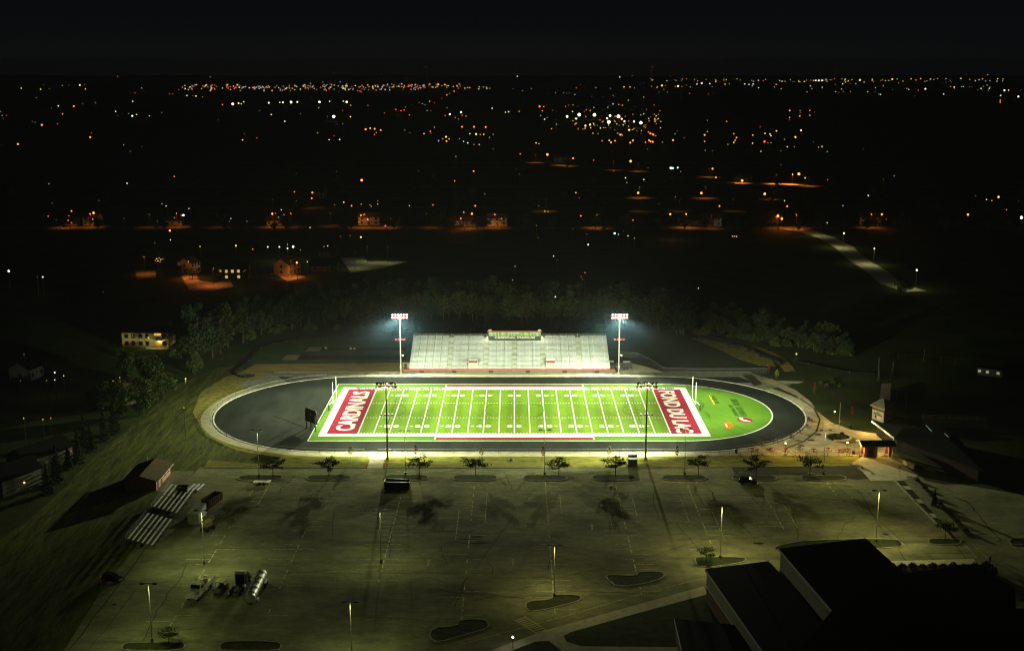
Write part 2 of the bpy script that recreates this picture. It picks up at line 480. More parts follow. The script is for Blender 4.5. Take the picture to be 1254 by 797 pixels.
struct('lane_lines', ln, M['lane'])
k1 = MB().kerb(oval(RO + .25), .45, .026, .13)
struct('track_kerb', k1, M['kerbwhite'])

# football field: every sheet lies a little above the one below
dpts = [(-59.2, -RI)]
n = 40
for i in range(n + 1):
    t = -PI / 2 + PI * i / n
    dpts.append((XO + LH + RI * math.cos(t), RI * math.sin(t)))
dpts.append((-59.2, RI))
struct('field_apron', MB().sheet(dpts, .062), M['turf2'])
struct('field_edge_line', MB().strip(dpts, .42, .078, closed=True), M['line'])
struct('football_field', MB().sheet([(-57, -26.9), (57, -26.9), (57, 26.9), (-57, 26.9)], .082), M['turf'])
bd = MB()
for s in (-1, 1):
    bd.sheet([(-57, s * 24.38), (57, s * 24.38), (57, s * 26.9), (-57, s * 26.9)], .100)
    bd.sheet([(s * 54.86, -24.38), (s * 57, -24.38), (s * 57, 24.38), (s * 54.86, 24.38)], .100)
    bd.sheet([(-23, s * 26.9), (23, s * 26.9), (23, s * 28), (-23, s * 28)], .100)
    for e in (-1, 1):
        bd.sheet([(e * 22.7, s * 28), (e * 23.1, s * 28), (e * 23.1, s * 29.9), (e * 22.7, s * 29.9)], .100)
for i in range(-9, 10):
    x = i * 4.572
    bd.sheet([(x - .17, -24.38), (x + .17, -24.38), (x + .17, 24.38), (x - .17, 24.38)], .100)
for s in (-1, 1):
    x = s * 45.72
    bd.sheet([(x - .2, -24.38), (x + .2, -24.38), (x + .2, 24.38), (x - .2, 24.38)], .102)
for i in range(-49, 50):
    if i % 5 == 0: continue
    x = i * .9144
    for y, hh in ((-8.13, .3), (8.13, .3), (-24.0, .38), (24.0, .38)):
        bd.sheet([(x - .17, y - hh), (x + .17, y - hh), (x + .17, y + hh), (x - .17, y + hh)], .100)
struct('yard_lines', bd, M['line'])
rd = MB()
for s in (-1, 1):
    rd.sheet([(-22.7, s * 28), (22.7, s * 28), (22.7, s * 29.7), (-22.7, s * 29.7)], .096)
struct('team_strip', rd, M['red'])
for s in (-1, 1):
    struct('end_zone', MB().sheet([(s * 45.92, -24.38), (s * 54.86, -24.38), (s * 54.86, 24.38), (s * 45.92, 24.38)], .106), M['red'])
def ground_text(name, s, w, h, m, x, y, rz, off=0.0, z=.124):
    o = obj(name, text_mesh(s, name, w, h, m, off), None, None, (x, y, z), rz)
    o['kind'] = 'structure'
    return o
ground_text('end_zone_lettering', 'CARDINALS', 43.5, 5.6, M['line'], -50.2, 0.2, PI / 2, .034)
ground_text('end_zone_lettering', 'FOND DU LAC', 46.5, 5.2, M['line'], 50.1, -.4, -PI / 2, .034)
for i in range(-4, 5):
    x = i * 9.144
    a, b = str(50 - abs(i) * 10)
    for s in (-1, 1):
        for d, ch in ((-1, a), (1, b)):
            dx = d * s * -1
            ground_text('yard_number', ch, 1.7, 2.5, M['line'], x + dx * 1.35, s * 16.9, 0 if s < 0 else PI, .05, .104)
        if i:
            g_ = -1 if i < 0 else 1
            ax = x + g_ * 3.0
            o = struct('yard_arrow', MB().sheet([(ax - .1 * g_, s * 16.9 - .45), (ax + 1.0 * g_, s * 16.9), (ax - .1 * g_, s * 16.9 + .45)], .104), M['line'])
# soccer lines, faint and dark
sg = MB()
arc = lambda cx, cy, r, a0, a1, n=24: [(cx + r * math.cos(a0 + (a1 - a0) * i / n), cy + r * math.sin(a0 + (a1 - a0) * i / n)) for i in range(n + 1)]
sg.strip(arc(0, 0, 9.15, 0, 2 * PI, 48), .16, .112)
for s in (-1, 1):
    sg.strip([(s * 54.5, -20), (s * 38, -20), (s * 38, 20), (s * 54.5, 20)], .14, .110)
    sg.strip(arc(s * 43, 0, 9.15, (PI if s > 0 else 0) - .93, (PI if s > 0 else 0) + .93), .14, .112)
struct('soccer_lines', sg, M['darkmark'])
def glyphs(mb, words, x0, x1, y, h, z, rz=0, seed=1):
    """a run of letter-like strokes too small to read in the photo"""
    r = random.Random(seed)
    tot = sum(words) + len(words) - 1
    cw = (x1 - x0) / tot; k = 0
    for wd in words:
        for i in range(wd):
            cx = x0 + (k + .5) * cw
            t = r.random()
            mb.sheet([(cx - cw * .45, y - h / 2), (cx - cw * .1, y - h / 2), (cx - cw * .1, y + h / 2), (cx - cw * .45, y + h / 2)], z)
            if t < .7: mb.sheet([(cx + cw * .1, y - h / 2), (cx + cw * .42, y - h / 2), (cx + cw * .42, y + h / 2), (cx + cw * .1, y + h / 2)], z)
            yy = y + r.choice((-.36, 0, .36)) * h
            mb.sheet([(cx - cw * .12, yy - h * .14), (cx + cw * .12, yy - h * .14), (cx + cw * .12, yy + h * .14), (cx - cw * .12, yy + h * .14)], z)
            k += 1
        k += 1
    return mb
st = glyphs(MB(), [2, 5, 13, 8], -52.5, -23.8, 25.55, 2.0, .114, seed=3)
glyphs(st, [2, 1, 2, 1, 2, 4, 7, 9, 5], 24.4, 53.5, 25.55, 2.0, .114, seed=5)
struct('sideline_lettering', st, M['navy'])
st = glyphs(MB(), [9, 3], 26.5, 37, 28.2, .8, .096, seed=9)
struct('sideline_sponsor_lettering', st, M['orange'])
# sponsor marks on the turf of the D
def slanted(mb, pts_px, z):
    mb.sheet(gp(pts_px), z); return mb
struct('sponsor_bar', slanted(MB(), [(867.9, 484.2), (870.3, 483.8), (875.6, 494.5), (874, 495)], .08), M['yellow'])
sm = MB()
a, b = G(871.5, 484.3), G(878.5, 494.3)
def glyph_line(mb, a, b, words, h, z, seed):
    m2 = glyphs(MB(), words, 0, (b - a).length, 0, h, 0, seed=seed)
    d = (b - a).normalized(); q = Vector((-d.y, d.x, 0))
    mb.add([a.xy.to_3d() + d * x + q * y + Vector((0, 0, z)) for x, y, _ in m2.v], m2.f)
glyph_line(sm, a, b, [7], 1.6, .08, 4)
glyph_line(sm, G(897.5, 488.3), G(911.8, 510), [8, 10], 2.1, .08, 6)
glyph_line(sm, G(894, 496), G(903, 510), [3, 9], 1.2, .08, 7)
struct('sponsor_lettering', sm, M['darkmark'])
c = G(911.8, 514.3)
struct('emblem_disc', MB().sheet([(c.x + 2.3 * math.cos(t * PI / 16), c.y + 2.5 * math.sin(t * PI / 16)) for t in range(32)], .08), M['red'])
struct('emblem_swoosh', MB().sheet([(c.x + x, c.y + y) for x, y in ((-1.3, 2.3), (-.2, 2.4), (-.5, 1.2), (.2, 0), (1.3, -1.1), (1.6, -1.9), (.5, -1.7), (-.7, -1.0), (-1.3, .3))], .098), M['line'])
struct('sponsor_patch', slanted(MB(), [(887, 517.5), (893.5, 518.5), (895.5, 525), (889.5, 524.3)], .08), M['orange'])
struct('sponsor_patch_mark', slanted(MB(), [(887.8, 519), (889.2, 519.3), (891.2, 523), (889.8, 522.8)], .098), M['line'])
struct('sponsor_arc', MB().strip([G(*p)[:2] for p in ((887, 517), (891, 516.6), (895, 518.2), (897.5, 521), (898, 523))], .45, .09), M['orange'])

# plaza beside the track, and its joints
struct('plaza', MB().sheet(gp([(880, 557.8), (905, 556), (940, 546), (968, 533), (984, 517), (985, 498), (976, 485), (950, 473), (932, 466), (945, 464), (975, 478), (993, 492), (1000, 503), (1018, 517), (1042, 526), (1080, 532), (1092, 540), (1094, 558), (1052, 558.2)]), .034), M['plaza'])
cr = gp([(962, 549), (985, 540), (1000, 528), (1004, 514), (997, 500), (980, 488)])
struct('plaza_inlay', MB().strip(cr, .5, .05), M['newasphalt'])
mh = MB()
for x, y in ((1002, 532), (993.5, 539), (981, 545.6)):
    c = G(x, y); mh.sheet([(c.x + 1.05 * math.cos(t * PI / 10), c.y + .75 * math.sin(t * PI / 10)) for t in range(20)], .05)
struct('plaza_stain', mh, M['newasphalt'])
# paths on the slope beyond the right bend
struct('gravel_path', MB().strip([G(*p)[:2] for p in ((845, 397), (849, 402), (857, 408.5), (870, 413), (886, 416.5), (902, 419.5), (917, 423.5), (930, 427.5), (941, 432), (951, 438), (960, 445), (968, 455))], 4.2, .02), M['dirt'])
struct('swale_grass', MB().sheet(gp([(846, 413.5), (870, 416), (905, 423), (925, 430), (946, 441), (950, 449), (930, 448), (905, 440), (880, 428), (860, 420)]), .016), M['dry'])
struct('service_path', MB().strip([G(*p)[:2] for p in ((968, 456), (990, 466), (1012, 474), (1030, 484), (1048, 498), (1060, 512))], 3.4, .02), M['newasphalt'])
struct('landing_slab', MB().sheet(gp([(935, 468), (945, 466), (985, 467), (978, 469.5), (940, 470.5)]), .026), M['concrete'])
struct('stand_apron', MB().sheet(gp([(757, 444), (772, 444.5), (790, 448.5), (815, 456.5), (846, 458), (846, 461), (745, 461), (745, 446)]), .024), M['concrete'])
struct('track_steps', MB().sheet(gp([(908, 458), (920, 458), (934, 470), (924, 473)]), .05), M['newasphalt'])

# islands, kerbs and beds
def island(pts):
    o = struct('planting_island', MB().prism(pts, .022, .11), M['soil'])
    struct('island_kerb', MB().kerb(pts, .34, .022, .16), M['kerb'], o)
    return o
ISL = [-66.4, -48.5, -28.4, -10.3, 8.0, 26.0, 44.4, 62.7, 80.8]
IY = G(500, 585)[1]
for x in ISL:
    island(stadium(x, IY, 11.6, 4.0))
island(smooth(gp([(525, 781), (529, 769), (560, 766.5), (561.5, 759), (592, 758), (599, 763), (597, 770), (570, 777), (537, 787)]), 1))
island(smooth(gp([(643, 745), (645, 736), (676, 734), (677, 728), (709, 728.5), (713, 733), (704, 738), (652, 750)]), 1))
island(smooth(gp([(741, 706.5), (746, 703.5), (779.5, 705.5), (781, 700), (810, 699.6), (815, 705), (803, 712), (757, 720)]), 1))
island(smooth(gp([(850, 684), (855, 682), (909, 682), (915, 686), (902, 690.5), (856, 696)]), 1))
island(smooth(gp([(946, 672), (955, 667), (990, 661), (1097, 659), (1107, 666.5), (1101, 671), (960, 675)]), 1))
island(smooth(gp([(1136, 661.5), (1140, 659.5), (1174, 659.5), (1178, 663.5), (1172, 667.5), (1140, 667)]), 1))
island(smooth(gp([(1235, 662), (1242, 659), (1330, 659), (1330, 668), (1240, 668)]), 1))
island(smooth(gp([(148, 792), (155, 786.5), (221, 786.5), (228, 789.5), (222, 797), (152, 797)]), 1))
island(smooth(gp([(268, 791), (275, 785), (338, 785), (346, 790), (340, 797), (272, 797)]), 1))
# school walks, lawns, drive
struct('school_walk', MB().sheet(gp([(560, 812), (620, 789.5), (671, 771), (754, 748), (862, 718), (866, 728), (785, 750), (700, 774), (690, 779), (694, 786), (712, 791.5), (830, 792.5), (833, 800), (690, 799), (672, 785), (655, 786), (622, 799), (590, 812)]), .14), M['concrete'])
struct('school_lawn', MB().sheet(gp([(866, 728), (785, 750), (700, 774), (690, 779), (694, 786), (712, 791.5), (830, 792.5), (980, 800), (980, 730)]), .15).sheet(gp([(622, 799), (655, 786), (672, 785), (690, 799), (700, 830), (600, 830)]), .15), M['lawn'])
struct('drive_line', MB().strip(gp([(560, 790), (690, 754.6), (775, 730), (862, 707.3)]), .16, .034), M['paintworn'])
cwm = MB()
A_, B_, C_, D_ = (G(*p) for p in ((630, 758.6), (642.7, 754.6), (670.7, 771.7), (657, 775.3)))
for u, v in ((A_, D_), (B_, C_)):
    cwm.strip([u[:2], v[:2]], .22, .036)
for i in range(9):
    t = (i + .5) / 9
    cwm.strip([A_.lerp(D_, t)[:2], B_.lerp(C_, t)[:2]], .3, .034)
struct('crosswalk', cwm, M['paint'])
cwm = MB()
for a, b in (((1181, 666), (1196, 683)), ((1190, 666), (1209, 683))):
    cwm.strip(gp([a, b]), .2, .036)
struct('crossing_lines', cwm, M['paint'])
struct('kerb_walk', MB().sheet(gp([(1080, 687.5), (1193, 684.5), (1196, 691), (1080, 693.5)]), .14), M['concrete'])
struct('bed', MB().sheet(gp([(1080, 693.5), (1196, 691), (1214, 695), (1215, 712), (1080, 712)]), .13), M['soil'])
# sloping walk between the two right-hand lots
struct('median_walk', MB().sheet(gp([(1109, 583), (1116, 583), (1182, 657), (1174, 658)]), .05), M['kerbdark'])
struct('median_bed', MB().sheet(gp([(1097, 588.5), (1107, 588.5), (1171, 659), (1163, 659)]), .045), M['soil'])
struct('median_bed', MB().sheet(gp([(1119, 585), (1125, 586), (1196, 660), (1186, 658)]), .045), M['soil'])
struct('median_kerb', MB().kerb(gp([(1096, 588), (1130, 623.5), (1167, 661)]), .5, .02, .16, closed=False), M['kerb'])
mp_ = MB()
for t in (.1, .35, .6):
    a = G(1097, 588.5).lerp(G(1163, 659), t); b = G(1107, 588.5).lerp(G(1171, 659), t)
    a2 = G(1097, 588.5).lerp(G(1163, 659), t + .07); b2 = G(1107, 588.5).lerp(G(1171, 659), t + .07)
    mp_.sheet([a[:2], b[:2], b2[:2], a2[:2]], .054)
struct('median_paver', mp_, M['concrete'])
struct('apron_edge', MB().kerb(gp([(1040, 567.5), (1060, 574), (1068, 580)]), .6, .02, .2, closed=False), M['kerb'])
struct('verge_kerb', MB().kerb(gp([(250, 572.4), (450, 573), ]), .25, .02, .12, closed=False).kerb(gp([(469, 573), (880, 572.2), (1040, 570.5)]), .25, .02, .12, closed=False), M['kerb'])

# parking stripes: worn
ps = MB()
rr = random.Random(5)
for k, x in enumerate(ISL):
    yend = [-150, -150, -128, -150, -142, -134, -125, -98, -80][k]
    y = IY - 3.5
    while y > yend:
        L_ = rr.uniform(1.4, 2.6)
        if rr.random() < (.92 if k in (4, 5, 2) else .6): ps.strip([(x, y), (x, max(y - L_, yend))], .24, .034)
        if rr.random() < (.62 if k in (2, 4, 5) else .28):
            s0 = rr.choice((0, 0, 1))
            ps.strip([(x - 5.4 * (1 - s0 * rr.random()), y), (x - .3, y)], .17, .034)
        if rr.random() < (.62 if k in (2, 4, 5) else .28):
            ps.strip([(x + .3, y), (x + 5.4 * (1 - .5 * rr.random()), y)], .17, .034)
        y -= 2.74
    for off in (-3.1, 3.4):
        if rr.random() < .6:
            y0 = IY - 4 - rr.random() * 20
            ps.strip([(x + off, y0), (x + off, y0 - rr.uniform(8, 22))], .17, .034)
struct('parking_stripe', ps, M['paintworn'])
def arrow(mb, c, s):
    x, y = c[0], c[1]
    mb.sheet([(x - .12 * s, y - s), (x + .12 * s, y - s), (x + .12 * s, y + .4 * s), (x - .12 * s, y + .4 * s)], .036)
    mb.sheet([(x - .55 * s, y + .3 * s), (x, y + s), (x + .55 * s, y + .3 * s), (x, y + .6 * s)], .037)
ar = MB()
for p in ((524.8, 688.5), (725, 645), (628.6, 688)):
    arrow(ar, G(*p), 1.7)
struct('lane_arrow', ar, M['paint'])
# cracks and sealed joints
ck = MB(); ckz = [.0305]
rr = random.Random(8)
def crack(a, b, w, n=14, j=.5):
    a, b = Vector(a), Vector(b); d = (b - a); q = Vector((-d.y, d.x)).normalized()
    pts = []
    off = 0
    for i in range(n + 1):
        off += rr.uniform(-j, j)
        pts.append(tuple(a + d * i / n + q * off))
    ckz[0] += .00002
    ck.strip(pts, w, ckz[0])
for a, b, w in (((240, 590), (88, 797), .18), ((20, 900), (160, 720), .1), ((228, 692), (160, 797), .15), ((1000, 575), (1110, 668), .16), ((1050, 600), (1120, 690), .15), ((1180, 612), (1232, 662), .22),
                ((130, 715), (430, 692), .12), ((320, 700), (620, 705), .1), ((960, 630), (1190, 625), .12), ((560, 740), (900, 650), .1), ((520, 720), (640, 736), .14), ((420, 755), (600, 772), .1), ((690, 685), (745, 702), .12),
                ((1010, 618), (1130, 640), .1), ((900, 640), (1100, 640), .1), ((330, 640), (700, 660), .1), ((560, 600), (1000, 608), .1), ((1060, 620), (1030, 660), .1)):
    crack(G(*a)[:2], G(*b)[:2], w)
for i in range(48):
    x, y = rr.uniform(-80, 115), rr.uniform(-150, -66)
    if rr.random() < .6: crack((x, y), (x + rr.uniform(-4, 4), y + rr.uniform(6, 22)), .13, 10, .4)
    else: crack((x, y), (x + rr.uniform(6, 26), y + rr.uniform(-2, 2)), .16, 10, .3)
struct('pavement_crack', ck, M['seal'])
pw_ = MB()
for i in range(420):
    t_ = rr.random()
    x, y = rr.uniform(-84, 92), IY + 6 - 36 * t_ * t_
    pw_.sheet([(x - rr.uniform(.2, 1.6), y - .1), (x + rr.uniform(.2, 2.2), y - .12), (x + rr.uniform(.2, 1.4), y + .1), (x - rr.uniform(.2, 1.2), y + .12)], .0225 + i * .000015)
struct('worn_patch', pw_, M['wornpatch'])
sk = MB()
for p, w_, h_ in (((583, 657), 4, .8), ((578, 660), 6, .5), ((585, 665), 7, .6), ((549, 650), 5, .4), ((930, 665), 2.5, 1.2), ((1085, 654), 1.6, 1.4), ((140, 740), 1.2, .7)):
    c = G(*p)
    sk.sheet([(c.x + w_ * (.5 + .12 * math.sin(5 * t)) * math.cos(t * PI / 9), c.y + h_ * (.5 + .2 * math.cos(3 * t)) * math.sin(t * PI / 9)) for t in range(18)], .03)
struct('oil_stain', sk, M['seal'])
# ------------------------------------------------------------------ trees
def leaf(mb, c, r, rg, flatn=0.0):
    n = Vector((rg.gauss(0, 1), rg.gauss(0, 1), rg.gauss(0, 1) + flatn * 2)).normalized()
    a = n.orthogonal().normalized(); b = n.cross(a)
    t = rg.random() * 6.28
    u = a * math.cos(t) + b * math.sin(t); v = n.cross(u)
    r2 = r * rg.uniform(.5, .9)
    mb.add([c - u * r, c - v * r2 + n * r * .15, c + u * r, c + v * r2 + n * r * .15], [(0, 1, 2, 3)])

def wood_tree(seed, H, W, n=1500, ls=.42, trunk=.3, low=.18, limbs=7):
    rg = random.Random(seed)
    tr = MB()
    bend = Vector((rg.uniform(-.6, .6), rg.uniform(-.6, .6), 0))
    p1 = Vector((0, 0, H * .35)) + bend * .5; p2 = Vector((0, 0, H * .72)) + bend
    tr.tube((0, 0, -.2), p1, trunk, trunk * .75, 7); tr.tube(p1, p2, trunk * .75, trunk * .3, 6)
    cr = MB(); lobes = []
    for i in range(limbs):
        z = H * rg.uniform(.22, .6); t = 2 * PI * i / limbs + rg.uniform(-.4, .4)
        base = Vector((0, 0, z)) + bend * (z / H)
        tip = base + Vector((math.cos(t) * W * rg.uniform(.28, .46), math.sin(t) * W * rg.uniform(.28, .46), H * rg.uniform(.08, .3)))
        tr.tube(base, tip, trunk * .36, trunk * .1, 5)
        lobes.append((tip, W * rg.uniform(.16, .26)))
    for i in range(limbs):
        t = rg.uniform(0, 6.28); q = rg.uniform(0, .36) * W
        z = H * rg.uniform(low + .1, .93)
        k = math.sqrt(max(.12, 1 - ((z / H - .58) / .5) ** 2))
        lobes.append((Vector((math.cos(t) * q * k, math.sin(t) * q * k, z)), W * rg.uniform(.14, .24)))
    lobes.append((Vector((bend.x, bend.y, H * .9)), W * .17))
    for i in range(n):
        c, r = rg.choice(lobes)
        d = Vector((rg.gauss(0, 1), rg.gauss(0, 1), rg.gauss(0, .8))).normalized() * r * rg.uniform(.55, 1.08)
        leaf(cr, c + d, ls * rg.uniform(.6, 1.4), rg)
    return tr, cr

def lot_tree(seed, H=5.0, W=5.8, n=900):
    rg = random.Random(seed); tr = MB(); cr = MB()
    tr.tube((0, 0, 0), (0, 0, 1.9), .11, .09, 6)
    tr.tube((0, 0, 1.9), (rg.uniform(-.3, .3), rg.uniform(-.3, .3), H * .85), .09, .03, 6)
    tips = []
    for i in range(9):
        t = 2 * PI * i / 9 + rg.uniform(-.3, .3); L_ = W / 2 * rg.uniform(.6, 1.05)
        z0 = rg.uniform(1.7, 2.9); z1 = z0 + rg.uniform(.2, 1.5)
        mid = Vector((math.cos(t) * L_ * .5, math.sin(t) * L_ * .5, z0 + (z1 - z0) * .75)); tip = Vector((math.cos(t) * L_, math.sin(t) * L_, z1))
        tr.tube((0, 0, z0), mid, .05, .035, 5); tr.tube(mid, tip, .035, .012, 4)
        tips += [(tip, .55), (mid.lerp(tip, .5), .6), (mid, .5)]
    for i in range(6):
        t = rg.uniform(0, 6.28); q = rg.uniform(0, .28) * W
        tips.append((Vector((math.cos(t) * q, math.sin(t) * q, H * rg.uniform(.72, .97))), .6))
    for i in range(n):
        c, r = rg.choice(tips)
        d = Vector((rg.gauss(0, 1) * r, rg.gauss(0, 1) * r, rg.gauss(0, .35) * r)) * .75
        leaf(cr, c + d, .17 * rg.uniform(.6, 1.5), rg, .6)
    return tr, cr

def conifer(seed, H=9, W=4.5, n=1300):
    rg = random.Random(seed); tr = MB(); cr = MB()
    tr.tube((0, 0, 0), (0, 0, H * .95), .16, .03, 6)
    for i in range(n):
        z = H * (1 - rg.random() ** .55) * .95 + .35; k = (1 - z / (H * 1.02)) * W / 2
        lay = .72 + .28 * math.sin(z * 5.2)
        t = rg.random() * 6.28; q = k * lay * math.sqrt(rg.uniform(.35, 1))
        leaf(cr, Vector((math.cos(t) * q, math.sin(t) * q, z - q * .18)), .24 * rg.uniform(.6, 1.4), rg, .3)
    return tr, cr

def sapling(seed, H=3.8, W=1.5, n=170):
    rg = random.Random(seed); tr = MB(); cr = MB()
    tr.tube((0, 0, 0), (0, 0, H * .9), .045, .02, 5)
    for i in range(n):
        z = H * rg.uniform(.36, 1.0); k = W / 2 * math.sin(PI * min(1, max(.06, (1 - z / H) * 1.25 + .05))) 
        t = rg.random() * 6.28; q = max(.12, k) * math.sqrt(rg.random())
        leaf(cr, Vector((math.cos(t) * q, math.sin(t) * q, z)), .14 * rg.uniform(.6, 1.4), rg)
    for a in (0, 2.1, 4.2):
        tr.tube((math.cos(a) * .5, math.sin(a) * .5, 0), (math.cos(a) * .5, math.sin(a) * .5, 1.2), .03, n=4)
    return tr, cr

def shrub(seed, H=1.4, W=2.0, n=240):
    rg = random.Random(seed); tr = MB(); cr = MB()
    for i in range(5):
        t = rg.random() * 6.28; tr.tube((0, 0, 0), (math.cos(t) * W * .3, math.sin(t) * W * .3, H * .7), .03, .01, 4)
    for i in range(n):
        d = Vector((rg.gauss(0, 1), rg.gauss(0, 1), abs(rg.gauss(0, 1)))).normalized() * rg.uniform(.5, 1)
        leaf(cr, Vector((d.x * W / 2, d.y * W / 2, .2 + d.z * H * .85)), .15 * rg.uniform(.6, 1.5), rg)
    return tr, cr

def tree_kind(gen, leafm, bark):
    tr, cr = gen
    return tr.mesh('trunk', bark), cr.mesh('crown', leafm)

WOOD = [tree_kind(wood_tree(i, h, w_, n=1500), M['leafwood'] if i % 3 else M['leafwood2'], M['palebark'] if i % 2 else M['bark'])
        for i, (h, w_) in enumerate(((14, 10), (12, 11), (16, 10), (11, 9), (13.5, 12), (15, 9), (10, 9)))]
BIG = [tree_kind(wood_tree(40 + i, h, w_, n=3800, ls=.34, low=.0), M['leafbig'], M['bark']) for i, (h, w_) in enumerate(((14, 11), (12.5, 9.5), (11, 9)))]
LOT = [tree_kind(lot_tree(60 + i, H=4.4 + .25 * (i % 3), W=5.6 + .3 * (i % 4)), M['leaflot'], M['bark']) for i in range(9)]
CON = [tree_kind(conifer(80 + i, h, w_), M['needle'], M['bark']) for i, (h, w_) in enumerate(((10, 5), (8, 4.2), (12, 5.5)))]
SAPR = tree_kind(sapling(90, 4.0, 1.2), M['leafred'], M['bark'])
SAPY = tree_kind(sapling(91, 4.0, 1.6), M['leafyel'], M['bark'])
SHR = [tree_kind(shrub(95 + i), M['shrub'], M['bark']) for i in range(3)]

def plant(name, kind, label, cat, loc, rz=None, s=1.0, group=None):
    t = thing(name, label, cat, loc, rng.uniform(0, 6.28) if rz is None else rz, group)
    t.scale = (s, s, s * rng.uniform(.94, 1.06))
    obj('trunk', kind[0], None, t); obj('crown', kind[1], None, t)
    return t

# the wood behind the stand, tree by tree
wood_px = []
def woodrow(pts, n, jit, back=0):
    seg = [(Vector(a), Vector(b)) for a, b in zip(pts, pts[1:])]
    tot = sum((b - a).length for a, b in seg)
    for i in range(n):
        d = tot * (i + .5) / n
        for a, b in seg:
            if d <= (b - a).length: break
            d -= (b - a).length
        p = a.lerp(b, d / (b - a).length)
        wood_px.append((p.x + rng.uniform(-jit, jit), p.y - back + rng.uniform(-1.8, 1.8)))
woodrow([(236, 448), (262, 436), (285, 424), (315, 412), (350, 403), (400, 399), (480, 397), (560, 397), (640, 398), (720, 397), (790, 399), (805, 408), (846, 410)], 42, 5)
woodrow([(230, 436), (262, 422), (300, 406), (350, 396), (480, 390), (640, 390), (790, 391), (840, 398)], 42, 6)
woodrow([(215, 424), (262, 410), (300, 398), (350, 388), (480, 383), (640, 383), (790, 384)], 32, 8)
woodrow([(862, 404), (890, 409), (930, 416), (965, 424), (1005, 432), (1040, 437)], 18, 4)
woodrow([(872, 398), (910, 404), (960, 412), (1015, 424)], 13, 5)
for i, (x, y) in enumerate(wood_px):
    k = WOOD[(i * 5 + int(x)) % len(WOOD)]
    s = rng.uniform(.75, 1.1) * (.6 if x > 850 else 1.0) * (1.0 if x > 300 else 1.05)
    if x < 300: lab, g = 'shaggy woodland tree on the slope above the bare bank, dimly lit by the floodlights', 'woodland trees above the bare dirt bank'
    elif x < 850: lab, g = 'tall woodland tree in the dim belt behind the aluminium grandstand', 'woodland trees behind the grandstand'
    else: lab, g = 'low woodland tree along the slope above the curving gravel path', 'woodland trees above the gravel path'
    plant('woodland_tree', k, lab, 'tree', G(x, y), s=s, group=g)
# brush at the foot of the wood
for i in range(40):
    x = rng.uniform(300, 840); y = 404 + rng.uniform(-2, 3) + (4 if x > 790 else 0) + max(0, (350 - x) * .22)
    plant('brush_shrub', SHR[i % 3], 'dark shrub at the foot of the wood behind the grandstand', 'shrub', G(x, y), s=rng.uniform(1.2, 2.6), group='shrubs at the foot of the wood')

for i in range(26):
    a = G(858, 407).lerp(G(1040, 437), (i + rng.random()) / 26)
    plant('brush_shrub', SHR[i % 3], 'dark shrub at the foot of the low wood above the gravel path', 'shrub', a + Vector((rng.uniform(-3, 3), rng.uniform(-3, 6), 0)), s=rng.uniform(1.6, 3.0), group='shrubs at the foot of the low wood')
# big trees on the left, one after the other down the slope
for (x, y, k, s, lab) in ((193, 492, 0, 1.0, 'big round leafy tree beside the mown slope, brightest lit of its row'), (172, 508, 1, .95, 'dark bushy tree between the brown-roofed house and the brightest big tree'),
                          (146, 512, 2, 1.15, 'tall dark tree standing in front of the brown shingled house roof'), (160, 470, 2, .9, 'dark tree behind the brightest big tree, near the lit apartment lawn'),
                          (238, 458, 1, .62, 'small round tree at the top of the mown slope'), (226, 452, 2, .6, 'dim bushy tree below the wood edge, above the mown slope')):
    plant('broadleaf_tree', BIG[k], lab, 'tree', G(x, y), s=s)
for i, (x, y, k, s) in enumerate(((140, 530, 0, 1.0), (128, 540, 2, .8), (112, 552, 1, 1.0), (96, 566, 0, .9), (84, 574, 1, .9), (70, 590, 2, .9), (58, 604, 0, .8), (104, 548, 2, .9))):
    plant('conifer_tree', CON[k], ('dark conifer %s in the line down the slope below the big leafy trees' % ['highest', 'second highest', 'fourth highest', 'fifth highest', 'sixth highest', 'seventh highest', 'lowest', 'third highest'][i]), 'conifer', G(x, y), s=s)
for i, (x, y) in enumerate(((165, 441), (172, 444), (181, 443), (190, 442), (148, 436), (212, 436))):
    plant('garden_shrub', SHR[i % 3], 'shrub in the hedge below the lit apartment lawn', 'shrub', G(x, y), s=2.2, group='hedge shrubs below the apartment lawn')

# lot trees on the islands
LT = [(334.6, 585), (403, 584), (513.5, 583), (582.4, 583), (684.3, 583), (753.6, 583), (855, 582.5), (925.7, 582.5), (991.6, 583)]
for i, (x, y) in enumerate(LT):
    p = G(x, y); p.z = .1
    plant('island_tree', LOT[i], 'small spreading tree on a kerbed island below the track, %s of nine' % ORD[i], 'tree', p, s=1.12 if i != 8 else 1.2, group='trees on the upper row of parking islands')
p = G(865, 689); p.z = .1
plant('island_tree', LOT[2], 'thin young tree on the kerbed island beside the school roof corner', 'tree', p, s=.72)
p = G(207, 788); p.z = .1
plant('island_tree', LOT[4], 'bushy little tree with a bent stem on the lowest dark island', 'tree', p, s=.7)
p = G(1157, 661); p.z = .1
plant('island_tree', LOT[6], 'dark small tree at the foot of the sloping median walk', 'tree', p, s=.95)
plant('conifer_tree', CON[1], 'slim dark conifer on the sloping median planting bed', 'conifer', G(1144, 619), s=.55)
